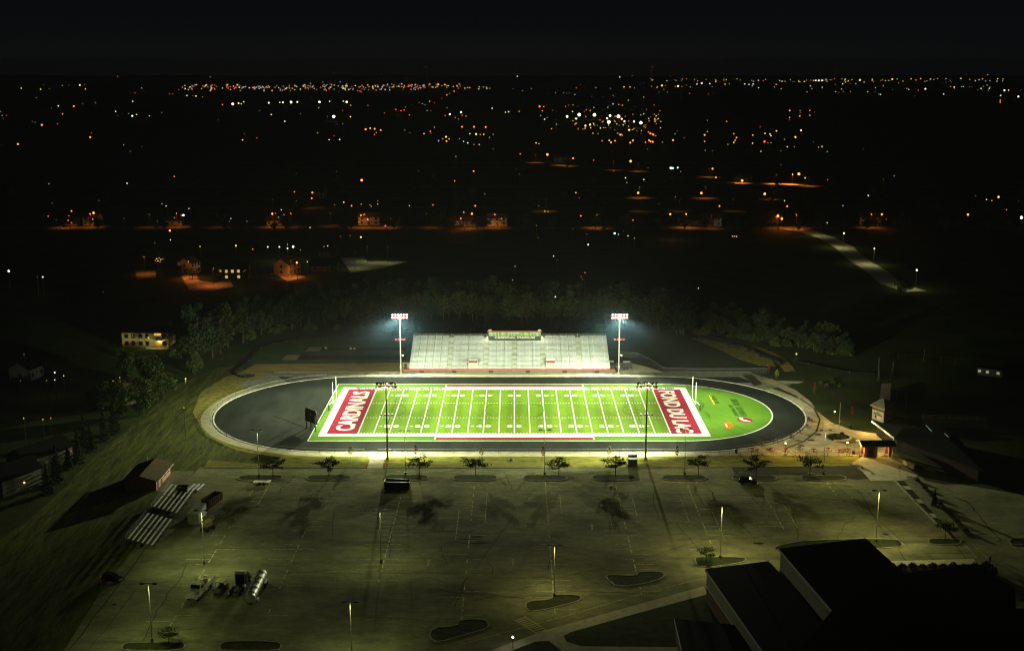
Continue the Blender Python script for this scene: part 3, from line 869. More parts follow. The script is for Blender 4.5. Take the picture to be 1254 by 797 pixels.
# staked saplings on the verge
for (x, y, k, lab) in ((429.4, 562.7, SAPY, 'yellow-green staked sapling beside the concrete walk to the track'), (509, 561.5, SAPR, 'red staked sapling just right of the black-poled floodlight mast'),
                       (589.5, 563, SAPY, 'yellow staked sapling between two red ones, below the midfield line'), (665, 564, SAPR, 'red-brown staked sapling hidden behind a parking lamp pole'),
                       (746, 563, SAPY, 'broad olive staked sapling beside the utility cabinet'), (829, 563.5, SAPR, 'rusty staked sapling below the Fond du Lac end zone'),
                       (941, 457, SAPR, 'red staked sapling at the end of the track steps'), (951, 466, SAPY, 'pale staked sapling beside the long landing slab'),
                       (997, 483, SAPR, 'red sapling on the grass above the plaza bend'), (1043, 513, SAPR, 'dark red sapling on the grass near the ticket booth')):
    plant('sapling', k, lab, 'sapling', G(x, y), s=1.0)
for i, (x, y) in enumerate(((1017, 538), (1022, 535.5), (1031, 534), (1024, 539.5))):
    p = G(x, y); p.z = .3
    plant('planter_shrub', SHR[i % 3], 'low dark shrub in the round planter under the flagpole', 'shrub', p, s=.75, group='shrubs in the round planter')
for i in range(9):
    p = G(1092 + i * 12.6, 697 + (i % 2)); p.z = .13
    plant('bed_shrub', SHR[i % 3], 'dark shrub in the bed along the school walk', 'shrub', p, s=1.1, group='shrubs in the bed along the school walk')
for i, (x, y) in enumerate(((1208, 699), (1213, 703), (1211, 709))):
    p = G(x, y); p.z = .13
    plant('bed_shrub', SHR[i % 3], 'taller shrub at the rounded end of the school bed', 'shrub', p, s=1.5, group='shrubs at the end of the school bed')
for i in range(7):
    a = G(1120, 586).lerp(G(1190, 658), (i + .4) / 7); a.z = .05
    plant('median_shrub', SHR[i % 3], 'shrub in the planting strip along the sloping median walk', 'shrub', a, s=.8, group='shrubs along the sloping median walk')
for i, (x, y) in enumerate(((1005, 470), (1012, 473), (1020, 470), (1028, 474), (1018, 466), (930, 437), (915, 431), (900, 427), (890, 425))):
    plant('brush_shrub', SHR[i % 3], 'low weedy shrub on the grassy slope beyond the right bend', 'shrub', G(x, y), s=.8, group='weedy shrubs on the slope beyond the bend')
# ------------------------------------------------------------------ grandstand
GX0, GX1, GY0, NR, RUN, GZ0 = -36.6, 33.3, 46.2, 27, .765, 1.35
ZT = 8.5
RISE = (ZT - GZ0) / NR
st = thing('grandstand', 'long bare aluminium grandstand facing the football field, with press box above it', 'grandstand', (0, 0, 0))
SECT = [(-36.6, -23.5), (-22.0, -10.9), (-9.3, -.8), (.8, 9.3), (10.9, 22.2), (23.7, 33.3)]
AIS = [(-23.5, -22.0), (-10.9, -9.3), (-.8, .8), (9.3, 10.9), (22.2, 23.7)]
def stepped(x0, x1):
    pts = []
    for i in range(NR):
        y = GY0 + i * RUN; z = GZ0 + i * RISE
        pts += [(y, z), (y + RUN, z)]
    up = pts + [(GY0 + NR * RUN, GZ0 + NR * RISE - RISE)]
    lowp = [(y, z - .22) for y, z in reversed(pts)]
    return MB().profile(pts + lowp, x0, x1)
for x0, x1 in SECT:
    s = obj('seating_section', stepped(x0, x1), M['alud'], st)
    nb = max(2, round((x1 - x0) / 2.8)); bench = MB()
    for kx in range(nb):
        bench.box(x0 + (x1 - x0) * (kx + .5) / nb, 0, 0, (x1 - x0) / nb - .26, .36, .07)
    for kx in range(int((x1 - x0) / 1.85)):
        bench.box(x0 + .9 + kx * 1.85, 0, -.38, .06, .2, .38)
    bm_ = bench.mesh('bench', M['alu'])
    for i in range(NR):
        obj('bench', bm_, None, s, (0, GY0 + i * RUN + .5, GZ0 + i * RISE + .4))
for x0, x1 in AIS:
    a = obj('aisle', stepped(x0, x1), mat('aisle_tread', (.3, .34, .3), .6, c2=(.5, .54, .48), scale=1.3, stretch=(.2, 1, 1)), st)
    hr = MB(); cx = (x0 + x1) / 2
    for i in range(2, NR, 3):
        y = GY0 + i * RUN; z = GZ0 + i * RISE
        hr.path([(cx, y, z), (cx, y, z + .95), (cx, y + RUN * 1.6, z + .95 + RISE * 1.6), (cx, y + RUN * 1.6, z + RISE)], .03, 5)
    obj('handrail', hr, M['steel'], a)
obj('front_wall', MB().box((GX0 + GX1) / 2 - .4, GY0 - .25, 0, GX1 - GX0 + 4, .25, 1.1), mat('stand_front_wall', (.11, .125, .115), .9, var=.15, scale=.7), st)
obj('front_fascia', MB().box((GX0 + GX1) / 2 - .4, GY0 - .42, 1.1, GX1 - GX0 + 4.4, .12, .42), mat('red_fascia', (.42, .05, .03), .6, var=.1, scale=.5), st)
for px in (517, 556.5, 601.5, 646.5, 691.5, 731):
    x = (px - 630) / 3.5
    obj('wall_vent', MB().box(x, GY0 - .42, .25, 1.5, .1, .75), M['black'], st)
def railing(pts, h, n=4):
    mb = MB()
    for a, b in zip(pts, pts[1:]):
        a, b = Vector(a), Vector(b)
        k = max(1, int((b - a).length / 2.0))
        for i in range(k + 1):
            p = a.lerp(b, i / k); mb.tube(p, p + Vector((0, 0, h)), .03, n=4)
        for j in range(1, n + 1):
            z = h * j / n
            mb.tube(a + Vector((0, 0, z)), b + Vector((0, 0, z)), .022, n=4)
    return mb
zb = GZ0 + NR * RISE
yb = GY0 + NR * RUN
obj('front_railing', railing([(GX0, GY0, 1.4), (GX1, GY0, 1.4)], 1.05), M['steel'], st)
obj('back_railing', railing([(GX0, yb, zb - .3), (GX1, yb, zb - .3)], 1.2, 3), M['steel'], st)
for x in (GX0, GX1):
    obj('end_railing', railing([(x, GY0, GZ0), (x, yb, zb - .2)], 1.0, 4), M['alu'], st)
post = MB().tube((0, 0, 0), (0, 0, 1), .11, n=6).mesh('support_post', M['steel'])
for i in range(12):
    x = GX0 + .6 + (GX1 - GX0 - 1.2) * i / 11
    for f in (.35, .68, .99):
        p = obj('support_post', post, None, st, (x, GY0 + (yb - GY0) * f, 0)); p.scale = (1, 1, GZ0 + (zb - GZ0) * f - .35)
# vomitories
for px in (579.4, 674.4):
    x = (px - 630) / 3.51
    v = obj('portal', MB().box(x - 1.35, 48.9, 1.3, .18, 3.6, 2.9).box(x + 1.35, 48.9, 1.3, .18, 3.6, 2.9).box(x, 48.9, 4.2, 2.88, 3.6, .12), M['alu'], st)
    obj('portal_back', MB().box(x, 47.75, 1.3, 2.5, .1, 2.9), mat('portal_tan', (.7, .5, .26), .8, 0), v)
    obj('portal_floor', MB().box(x, 48.8, 1.62, 2.5, 3.3, .04), M['tan'], v)
    obj('portal_sign', MB().box(x, 47.0, 3.45, 2.9, .14, .8), M['maroon_and_fringe'], v)
    obj('portal_rail', railing([(x - 1.4, 47.1, 4.3), (x + 1.4, 47.1, 4.3)], 1.0, 4), M['steel'], v)
    point('portal_lamp', (x, 47.35, 3.35), 40, (1, .75, .4), .08)
# press box
PBY = 63.6
z0, z1 = Zat(416.6, PBY), Zat(405.3, PBY)
pb = thing('press_box', 'dark press box with a band of windows and pale letters, on top of the grandstand', 'press box', ((630.4 - 630) / 3.36, PBY, z0))
PW = 19.0; PH = z1 - z0
obj('wall', MB().box(0, 1.6, 0, PW, 3.2, PH), M['boxwall'], pb)
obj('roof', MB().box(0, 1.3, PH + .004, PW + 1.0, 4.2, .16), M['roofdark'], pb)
obj('roof_fascia', MB().box(0, -.86, PH - .12, PW + 1.0, .1, .36), mat('roof_red_fascia', (.2, .05, .03), .6, var=.1, scale=.5), pb)
wz0, wz1 = Zat(411.3, PBY) - z0, Zat(406.7, PBY) - z0
for i in range(8):
    x0 = -PW / 2 + .15 + i * (PW - .3) / 8
    ww = (PW - .3) / 8
    f = obj('window', MB().box(x0 + ww / 2, -.03, wz0, ww - .08, .06, wz1 - wz0), M['steel'], pb)
    g = MB()
    for j in range(2):
        g.box(x0 + ww * (.27 + .46 * j), -.075, wz0 + .08, ww * .4, .03, wz1 - wz0 - .16)
    obj('pane', g, M['glass'], f)
tm = text_mesh('CARDINAL STADIUM', 'box_lettering', PW * .76, .72, M['letter'], .012)
lo_ = obj('box_lettering', tm, None, pb, (-.0, -.06, wz0 - .62)); lo_.rotation_euler = (PI / 2, 0, 0)
for s in (-1, 1):
    obj('end_lamp', MB().box(s * (PW / 2 + .35), -.3, wz0 - .5, .3, .3, .3), LAMP['w', 4], pb)
    point('box_end_lamp', (pb.location.x + s * (PW / 2 + .6), PBY - .6, z0 + wz0 - .5), 220, (1, .9, .7), .1)
    obj('roof_speaker', MB().box(s * (PW / 2 - .6), -.5, PH + .17, 1.1, .5, .5), M['steel'], pb)
    obj('box_post', MB().tube((s * (PW / 2 - .3), .3, -2.6), (s * (PW / 2 - .3), .3, 0), .1), M['darksteel'], pb)

# ------------------------------------------------------------------ floodlight masts
LC = (.97, 1, .64)
def mast(name, x, y, H, face, label, dark):
    t = thing('floodlight_mast', label, 'floodlight', (x, y, 0), 0)
    d = 1 if face > 0 else -1
    obj('pole', MB().tube((0, 0, 0), (0, 0, H * .5), .26, .2, 10).tube((0, 0, H * .5), (0, 0, H), .2, .12, 10), M['bronze'] if dark else M['pole'], t)
    obj('base', MB().tube((0, 0, 0), (0, 0, .5), .45, .45, 10), M['concrete'], t)
    obj('crossarm', MB().box(0, 0, H - .12, 5.6, .12, .12).box(0, 0, H - 1.12, 5.6, .12, .12), M['pole'], t)
    for row in (0, 1):
        for i in range(6):
            hx = -2.45 + i * .98; z = H - row * 1.0
            hd = MB(); a = Vector((hx, 0, z)); b = Vector((hx, d * .52, z - .26))
            hd.tube(a, b, .16, .40, 10)
            hd.tube(a - Vector((0, d * .1, 0)), a, .12, .16, 8)
            h = obj('floodlight', hd, (M['white'] if dark else M['steel']) if (i + row) % 2 else M['maroon_and_fringe'], t)
            obj('lens', MB().tube(b, b + (b - a).normalized() * .02, .27, n=12), M['flood'], h)
            obj('fringe_ring', MB().tube(b, b + (b - a).normalized() * .28, .40, .46, 10, caps=False), M['red_and_fringe'], h)  # red ring stands in for the coloured fringe round a lit lens
    zl = H * .575
    obj('lower_bracket', MB().box(0, 0, zl - .05, 3.4, .1, .1), M['darksteel'], t)
    for i in range(4):
        hx = -1.5 + i * 1.0
        obj('lower_floodlight', MB().tube((hx, -d * .1, zl + .1), (hx, d * .32, zl + .22), .2, .3, 8), M['red_and_fringe'] if not dark else M['bronze'], t)
    obj('control_box', MB().box(0, -.3, 2.2, .6, .3, 1.1), M['steel'], t)
    if not dark:
        obj('speaker_horn', MB().tube((.5, -.2, 7.2), (.9, -.7, 7.0), .12, .38, 8), M['white'], t)
    return t
FH = 21.6
NRX, NLX, FLX, FRX = 35.9, -34.7, -39.4, 36.2
mast('floodlight_mast', FLX, 44.0, FH, -1, 'lit floodlight mast at the end of the grandstand beside the dirt bank', False)
mast('floodlight_mast', FRX, 44.0, FH, -1, 'lit floodlight mast at the end of the grandstand beside the black trailer', False)
mast('floodlight_mast', NLX, -47.1, FH, 1, 'dark floodlight mast in front of the field, seen from behind, near the open skip', True)
mast('floodlight_mast', NRX, -47.1, FH, 1, 'dark floodlight mast in front of the field, seen from behind, near the utility cabinet', True)
I0 = 84000
for mx in (FLX, FRX):
    sgn = 1 if mx > 0 else -1
    o = (mx, 43.0, FH - 1.5)
    spot('floodlight_beam', o, (mx - (26 if sgn > 0 else -6), -6, 0), I0 * 1.1, LC, 174, .4, .5)
    for tx, ty, pw, sz in ((mx - sgn * 14, -30, .9, 62), (mx - sgn * 36, -8, 1.2, 60), (mx, -53, 2.3, 25), (mx - sgn * 36, -53, 1.9, 25), (mx + sgn * 34, -54, 2.8, 32), (mx + sgn * 85, -78, 5.0, 30), (mx + sgn * 50, -14, 3.2 if sgn > 0 else 4.6, 44 if sgn > 0 else 60)):
        spot('floodlight_beam', o, (tx, ty, 0), I0 * pw, LC, sz, 1, .5)
    spot('floodlight_beam', (mx, 43.2, FH - 1.6), (mx - sgn * 9, 50.5, 2), I0 * .42, LC, 52, 1, .4)
    point('floodlight_spill', (mx, 43.4, FH - 1.9), I0 * .035, LC, .4)
for mx in (NLX, NRX):
    sgn = 1 if mx > 0 else -1
    o = (mx, -46.1, FH - 1.5)
    spot('floodlight_beam', o, (mx - (26 if sgn > 0 else -4), 5, 0), I0 * 1.0, LC, 174, .4, .5)
    for tx, ty, pw, sz in ((mx - sgn * 14, 28, .9, 60), (mx - sgn * 36, 6, 1.2, 60), (mx - sgn * 8, 57, 4.6, 30), (mx - sgn * 44, 58, 4.0, 30), (mx + sgn * 46, 12, 2.0, 50), (mx + sgn * 56, 40, 3.6, 44)):
        spot('floodlight_beam', o, (tx, ty, 0), I0 * pw, LC, sz, 1, .5)
    point('floodlight_spill', (mx, -46.6, FH - 1.9), I0 * .03, LC, .4)

# ------------------------------------------------------------------ field furniture
def goal(x, d, label):
    t = thing('goal_post', label, 'goal post', (x, 0, 0))
    b = []
    for i in range(7):
        u = PI / 2 * i / 6
        b.append((d * 1.9 * (1 - math.sin(u)), 0, 1.3 + 1.75 * (1 - math.cos(u)) if False else 1.3 + 1.75 * math.sin(u)))
    pts = [(d * 1.9, 0, 0), (d * 1.9, 0, 1.6)] + [(d * (1.9 - 1.9 * i / 6), 0, 1.6 + 1.45 * math.sin(PI / 2 * i / 6)) for i in range(1, 7)]
    obj('gooseneck', MB().path(pts, .12, 8), M['white'], t)
    obj('crossbar', MB().tube((0, -3.56, 3.05), (0, 3.56, 3.05), .09), M['white'], t)
    for s in (-1, 1):
        obj('upright', MB().tube((0, s * 3.56, 3.05), (0, s * 3.56, 10.0), .09), M['white'], t)
    obj('pad', MB().tube((d * 1.9, 0, .1), (d * 1.9, 0, 1.7), .24), M['darksteel'], t)
goal(-55.9, -1, 'white gooseneck goal post behind the CARDINALS end zone')
goal(55.9, 1, 'white gooseneck goal post behind the FOND DU LAC end zone')
p = G(381, 526.5)
t = thing('scoreboard', 'black scoreboard on posts at the edge of the black track bend', 'scoreboard', p, R(-48))
for x in (-2.4, 0, 2.4):
    obj('post', MB().box(x, 0, 0, .28, .28, 5.0), M['darksteel'], t)
obj('board', MB().box(0, .2, 2.3, 6.2, .35, 3.4), M['black'], t)
obj('top_panel', MB().box(0, .2, 5.72, 5.6, .3, .7), M['darksteel'], t)
obj('display', MB().box(0, .39, 2.6, 5.6, .04, 2.8), M['boxwall'], t)

# chain link fences
fence_post = MB().tube((0, 0, 0), (0, 0, 1.25), .04, n=5).mesh('post', M['darksteel'])
def fence(name, pts, label, h=1.25, step=3.2, mesh=True, m=None, closed=False):
    t = thing(name, label, 'fence', (pts[0][0], pts[0][1], 0))
    o = Vector((pts[0][0], pts[0][1], 0))
    P = [Vector((p[0], p[1], 0)) - o for p in pts]
    rail = MB(); fab = MB(); left = 0; cnt = 0
    for a, b in zip(P, P[1:]):
        d = (b - a).length
        if d < .01: continue
        s = left
        while s < d:
            if cnt < 100:
                q = obj('post', fence_post, None, t, tuple(a.lerp(b, s / d))); q.scale = (1, 1, h / 1.25); cnt += 1
            s += step
        left = s - d
        rail.tube(a + Vector((0, 0, h)), b + Vector((0, 0, h)), .03, n=5)
        n = len(fab.v); fab.add([a + Vector((0, 0, .06)), b + Vector((0, 0, .06)), b + Vector((0, 0, h - .05)), a + Vector((0, 0, h - .05))], [(0, 1, 2, 3)])
    obj('top_rail', rail, m or M['steel'], t)
    if mesh: obj('chain_link', fab, M['fence'], t)
    return t
ov = [(XO + LH + 42.2 * math.cos(t), 42.2 * math.sin(t)) for t in [(-PI / 2 + PI * .48 * i / 14) for i in range(15)]]
fence('track_fence', [(-38, -42.2), (XO + LH, -42.2)] + ov[1:], 'low chain link fence round the front straight and right bend of the track', step=4.2)
ovl = [(XO - LH - 42.2 * math.cos(t), 42.2 * math.sin(t)) for t in [(-PI / 2 + PI * .9 * i / 22) for i in range(23)]]
fence('track_fence', [(-41.5, -42.2), (XO - LH, -42.2)] + ovl[1:], 'low chain link fence round the black left bend of the track', step=4.2)
fence('bank_fence', [(-83, 42.5), (-40, 42.5)], 'low chain link fence along the far track straight below the dirt bank', step=3.6)
fence('apron_fence', [(36.5, 42.6), (82, 42.6)], 'low chain link fence along the far track straight right of the grandstand', step=3.6)
fence('slope_fence', [G(*p)[:2] for p in ((759, 437), (780, 438), (797, 446), (812, 456), (850, 457.5), (940, 457))], 'black chain link fence curving round the concrete apron beyond the grandstand', h=1.8, step=4)
fence('plaza_fence', gp([(880, 558), (1052, 558.6), (1056, 555)]), 'low iron fence along the lower edge of the plaza', h=1.3, step=3, m=M['darksteel'])
def silt(pts, label):
    t = thing('silt_fence', label, 'silt fence', (0, 0, 0))
    fab = MB(); pm = MB()
    P = [G(*p) for p in pts]
    for a, b in zip(P, P[1:]):
        fab.add([a, b, b + Vector((0, 0, .9)), a + Vector((0, 0, .9))], [(0, 1, 2, 3)])
    obj('fabric', fab, M['silt'], t)
    for a, b in zip(P, P[1:]):
        obj('stake', MB().box(0, 0, 0, .06, .06, 1.15), M['bare'], t, tuple(a))
silt(((497, 413.5), (470, 413), (425, 413.5), (395, 415.5), (365, 418), (335, 422.5), (320, 428), (311, 435.5), (305, 443), (298, 449), (290, 455), (288, 459), (291, 461.5), (300, 463), (312, 461)), 'black silt fence curving round the jumping runways and dirt bank')
silt(((855, 414), (870, 416.5), (890, 420.5), (910, 425), (922, 430), (935, 437), (950, 441.5), (957, 446)), 'black silt fence along the dry swale below the gravel path')
silt(((850, 401), (870, 409), (905, 415.5), (945, 420), (1000, 427), (1040, 433)), 'long black silt fence at the foot of the low wood above the path')
silt(((972, 443.5), (990, 447), (1015, 453), (1040, 457.5), (1072, 459.5)), 'black silt fence across the dark slope toward the ball field')
# ------------------------------------------------------------------ near the stand
p = G(752, 452)
t = thing('equipment_trailer', 'black equipment trailer parked beside the right floodlight mast', 'trailer', G(766, 452), 0)
obj('body', MB().box(0, 0, .6, 4.6, 2.2, 2.1), M['black'], t)
obj('roof_panel', MB().box(.3, .2, 2.71, 2.4, 1.4, .08), M['white'], t)
for x in (-1, 1): obj('wheel', MB().tube((x * .6, -1.15, .4), (x * .6, -.9, .4), .4, n=12), M['tyre'], t)
for i, (x, y, w_, c) in enumerate(((751.5, 452, 1.8, 'black'), (756.5, 454.5, 1.4, 'steel'), (748.5, 448, 1.6, 'white'))):
    q = G(x, y)
    t = thing('equipment_cart', ['black equipment cart right beside the grandstand end', 'small steel equipment cart under the right mast', 'white-topped equipment cart behind the grandstand end'][i], 'cart', q)
    obj('bin', MB().box(0, 0, .5, w_, 1.1, 1.2), M['black'], t); obj('lid', MB().box(0, 0, 1.71, w_ + .1, 1.2, .1), M[c], t)
    for sx in (-1, 1): obj('wheel', MB().tube((sx * w_ * .35, -.6, .25), (sx * w_ * .35, .6, .25), .25, n=10), M['tyre'], t)
t = thing('storage_shed', 'small tan storage shed at the dark left end of the grandstand', 'shed', G(497, 450.5), 0)
obj('wall', MB().box(0, 0, 0, 2.6, 2.4, 2.3), M['tan'], t); obj('roof', MB().box(0, 0, 2.3, 2.9, 2.7, .14), M['roofbrown'], t); obj('door', MB().box(0, -1.22, .05, 1.0, .05, 1.9), M['darksteel'], t)
for i, p in enumerate(((399, 426.8), (429.5, 427.6), (434, 427.8))):
    t = thing('runway_marker', ['small yellow marker box at the pit end of the upper jumping runway', 'one of two yellow marker boxes on the upper jumping runway, nearer the sand pit', 'one of two yellow marker boxes on the upper jumping runway, nearer the stand'][i], 'marker', G(*p))
    obj('box', MB().box(0, 0, 0, .7, .7, .5), M['machine'], t); obj('lid', MB().box(0, 0, .5, .78, .78, .06), M['white'], t)
# ------------------------------------------------------------------ parking lot lamps
LB = [((317.4, 584.6), (315, 526.4)), ((496.6, 581.4), (495, 526.7)), ((667, 581.4), (666.3, 526)), ((838.3, 581.4), (838, 525)), ((1008.3, 581.4), (1012, 526.7)),
      ((250.3, 690.6), (247, 624.5)), ((466.8, 689), (463.5, 624)), ((882, 683.5), (884, 618.4)), ((1072.7, 663.5), (1076, 600)),
      ((186.5, 786), (181, 714)), ((431, 812), (428, 736)), ((678.7, 730), (679, 666.5))]
LLAB = ['on the leftmost island of the upper row', 'behind the open black skip', 'beside the red-brown sapling', 'below the Fond du Lac end zone', 'at the rightmost island of the upper row',
        'beside the yellow lift, left of the trucks', 'standing alone in the middle of the lot', 'on the small island by the school roof corner', 'on the long island behind the higher school roof',
        'on the lowest left island with the bent little tree', 'at the bottom edge of the lot, base out of sight', 'on the kerbed bed above the striped crosswalk']
LOTC = (.92, 1, .42)
lamp_master = None
for i, (b, tp) in enumerate(LB):
    p = G(*b); H = Zat(tp[1], p.y) 
    t = thing('parking_lamp', 'twin-headed parking lot lamp %s' % LLAB[i], 'lamp post', (p.x, p.y, .02), 0, 'twin-headed parking lot lamps')
    obj('base', MB().tube((0, 0, 0), (0, 0, .8), .3, .3, 10), M['kerb'] if i > 4 else M['darksteel'], t)
    obj('pole', MB().tube((0, 0, .8), (0, 0, H), .1, .07, 8), M['pole'], t)
    obj('arm', MB().box(0, 0, H - .1, 2.2, .07, .07), M['bronze'], t)
    for s in (-1, 1):
        h = obj('lamp_head', MB().box(s * 1.15, 0, H - .16, .85, .5, .2), M['bronze'], t)
        obj('lens', MB().box(s * 1.15, 0, H - .185, .6, .36, .02), M['lotlens'], h)
    pw = {9: 1500, 5: 2600, 8: 4800, 7: 3800, 10: 1500, 11: 1500, 6: 800, 4: 1800}.get(i, 900)
    for s in (-1, 1):
        spot('parking_lamp_light', (p.x + s * 1.15, p.y, H - .3), (p.x + s * .6, p.y, 0), pw * .8, (1, .9, .36) if i in (3, 4, 7, 8, 11) else LOTC, 168, .9, .1)

def globe_post(b, tp, label, m, c, power, R_=.2):
    p = G(*b); H = Zat(tp[1], p.y)
    t = thing('globe_lamp', label, 'lamp', (p.x, p.y, .03), 0)
    obj('pole', MB().tube((0, 0, 0), (0, 0, H - .2), .06, .05, 8).tube((0, 0, 0), (0, 0, .3), .14, .1), M['bronze'], t)
    obj('globe', MB().ball((0, 0, H), R_, 10, 8), m, t)
    point('globe_lamp_light', (p.x, p.y, H + .05), power, c, R_ + .03).location.z = H + .33 + R_
    return t
WARM = (1, .6, .13)
globe_post((961.4, 557), (962, 542.7), 'lit globe lamp on the plaza fence line, nearest the track bend', M['globe'], WARM, 1400)
globe_post((1037, 557.4), (1038, 542), 'lit globe lamp among the red tables near the gatehouse', M['globe'], WARM, 1800)
globe_post((1021.5, 519), (1021.7, 504), 'lit globe lamp on the grass edge behind the flagpole', M['globe'], WARM, 1200)
globe_post((628, 793.7), (627.6, 780), 'white lit globe lamp on the school walk below the crosswalk', M['whiteglobe'], (1, .95, .85), 50)
t_ = G(998, 428)
globe_post((975, 440), (974.5, 433.5), 'small dim path lamp beside the gravel path', LAMP['d', 4], (1, .9, .6), 12, .3)

# ------------------------------------------------------------------ plaza furniture
PT = [(933, 545.7), (952, 541), (967.5, 536), (980, 530), (988.5, 523.5), (993.5, 516.7), (921, 552.7), (927.5, 553.2), (944, 552), (962, 553.2), (978.5, 551), (996, 553), (1014, 552), (1028, 553.8), (1033.5, 553.4), (1039, 553)]
PTL = ['lowest of six on the plaza arc', 'second lowest on the plaza arc', 'third lowest on the plaza arc', 'fourth lowest on the plaza arc',
       'second highest on the plaza arc', 'highest on the arc, beside a black bin'] + ['by the plaza fence, %s of ten' % o_ for o_ in ORD[:10]]
first = None
for i, (x, y) in enumerate(PT):
    p = G(x, y); p.z = .034
    if first is None:
        first = thing('picnic_table', '', 'picnic table', p, 0, 'red round picnic tables on the plaza')
        obj('table_top', MB().tube((0, 0, .74), (0, 0, .8), .62, n=16), M['gravelred'], first)
        obj('pedestal', MB().tube((0, 0, 0), (0, 0, .74), .07), M['darksteel'], first)
        for a in range(4):
            c = Vector((math.cos(a * PI / 2 + .78) * 1.02, math.sin(a * PI / 2 + .78) * 1.02, 0))
            obj('seat', MB().tube(c + Vector((0, 0, .44)), c + Vector((0, 0, .49)), .2, n=10).tube((0, 0, .1), c + Vector((0, 0, .1)), .03).tube(c + Vector((0, 0, .1)), c + Vector((0, 0, .44)), .03), M['gravelred'], first)
        t = first
    else:
        t = copy_tree(first, None, p, rng.random())
    t['label'] = 'red round picnic table ' + PTL[i]
for x, y, lab in ((990.6, 514.5, 'black bin on the plaza beside the topmost red table'), (1041.6, 524, 'black bin at the grass edge of the plaza, behind the planter'), (1045, 556, 'black bin beside the gatehouse, near the lit globe lamp'), (901.5, 554.5, 'black bin on the track walk with a long thin shadow')):
    t = thing('litter_bin', lab, 'bin', G(x, y), 0)
    obj('barrel', MB().tube((0, 0, .05), (0, 0, 1.0), .36, .4, 12), M['black'], t); obj('lid', MB().tube((0, 0, 1.0), (0, 0, 1.2), .43, .25, 12), M['darksteel'], t)
c = G(1026.5, 536)
t = thing('round_planter', 'round planter bed with a curved pale bench wall under the flagpole', 'planter', c, 0)
obj('soil_bed', MB().tube((0, 0, 0), (0, 0, .3), 3.5, 3.4, 28), M['soil'], t)
w_ = [(3.5 * math.cos(a), 3.5 * math.sin(a)) for a in [R(-125 + 140 * i / 14) for i in range(15)]]
obj('bench_wall', MB().kerb(w_, .5, 0, .55, closed=False), M['kerbwhite'], t)
p = G(1027, 532)
H = Zat(495, p.y)
t = thing('flagpole', 'bare flagpole rising from the round planter', 'flagpole', (p.x, p.y, .3), 0)
obj('pole', MB().tube((0, 0, 0), (0, 0, H), .1, .05), M['pole'], t); obj('finial', MB().ball((0, 0, H + .1), .13), M['machine'], t); obj('cleat_box', MB().box(.12, 0, 3.6, .2, .3, .3), M['white'], t)

# gatehouse
a, b = G(1058, 560), G(1092, 559.5)
t = thing('gatehouse', 'brick gatehouse with a dark green roof and two lit iron gates', 'gatehouse', (a.x, a.y, .03), math.atan2(b.y - a.y, b.x - a.x))
L_ = (b - a).length; D = 3.4; Hh = 3.3
for x, y in ((.45, .4), (L_ * .42, .4), (L_ - .45, .4), (.45, D), (L_ * .42, D), (L_ - .45, D)):
    obj('pillar', MB().box(x, y, 0, .8, .8, Hh), M['brick'], t)
obj('wall', MB().box(L_ * .22, .55, 0, L_ * .36 - .6, .3, Hh), M['schoolbrick'], t)
obj('ticket_window', MB().box(L_ * .22, .38, 1.0, 1.5, .06, 1.0), M['darkglass'], t)
obj('roof', MB().profile([(-.9, Hh), (D / 2 + .2, Hh + 1.0), (D + 1.3, Hh)], -.9, L_ + .9), M['roofgreen'], t)
obj('fascia', MB().box(L_ / 2, -.95, Hh - .12, L_ + 1.8, .08, .26), M['roofgreen'], t)
for x in (-.95, L_ + .95):
    obj('gable_trim', MB().path([(x, -.9, Hh), (x, D / 2 + .2, Hh + 1.0), (x, D + 1.3, Hh)], .1, 5), M['fascia'], t)
for k in range(2):
    x0 = L_ * .42 + .5 + k * (L_ * .58 - 1.4) / 2; x1 = x0 + (L_ * .58 - 1.4) / 2 - .1
    g = MB().box((x0 + x1) / 2, 2.0, .15, x1 - x0, .06, .07).box((x0 + x1) / 2, 2.0, 1.6, x1 - x0, .06, .07)
    for j in range(9):
        x = x0 + (x1 - x0) * j / 8; g.box(x, 2.0, .1, .035, .035, 1.9 + .4 * math.sin(PI * j / 8))
    obj('gate', g, M['darksteel'], t)
mw = Matrix.Translation(t.location) @ Matrix.Rotation(t.rotation_euler.z, 4, 'Z')
q = mw @ Vector((L_ * .7, 2.6, Hh - .25)); point('gatehouse_lamp', q, 600, WARM, .1)
q = mw @ Vector((-1.3, 1.5, Hh - .4)); point('gatehouse_lamp', q, 600, WARM, .1)
fence('gate_fence', gp([(1046, 556), (1057, 559)]), 'tall iron fence panel between the globe lamp and the gatehouse', h=2.2, step=1.2, m=M['darksteel'])

# concession hall with the dark roof
z = 3.8
P1, P2, P3, P4 = (G(*q, z) for q in ((1070, 516), (1096, 536), (1204, 576), (1168, 527)))
t = thing('concession_hall', 'long low hall with a dark roof and a pale lit fascia beside the plaza', 'building', (0, 0, 0))
ctr = (P1 + P2 + P3 + P4) / 4
ins = [ctr.lerp(q, .93) for q in (P1, P2, P3, P4)]
obj('wall', MB().prism([q[:2] for q in ins], 0, z - .3), mat('dark_hall_wall', (.018, .015, .012), .9, var=.2, scale=1), t)
rf = MB().prism([q[:2] for q in (P1, P2, P3, P4)], z - .3, z)
rp = ctr.lerp((P1 + P2) / 2, .55), ctr.lerp((P3 + P4) / 2, .55)
ra, rb = Vector((*rp[0][:2], z + 1.8)), Vector((*rp[1][:2], z + 1.8))
lift = Vector((0, 0, .004))
rf.add([P1 + lift, P2 + lift, P3 + lift, P4 + lift, ra, rb], [(0, 4, 1), (1, 4, 5, 2), (2, 5, 3), (3, 5, 4, 0)])
obj('roof', rf, M['roofdark'], t)
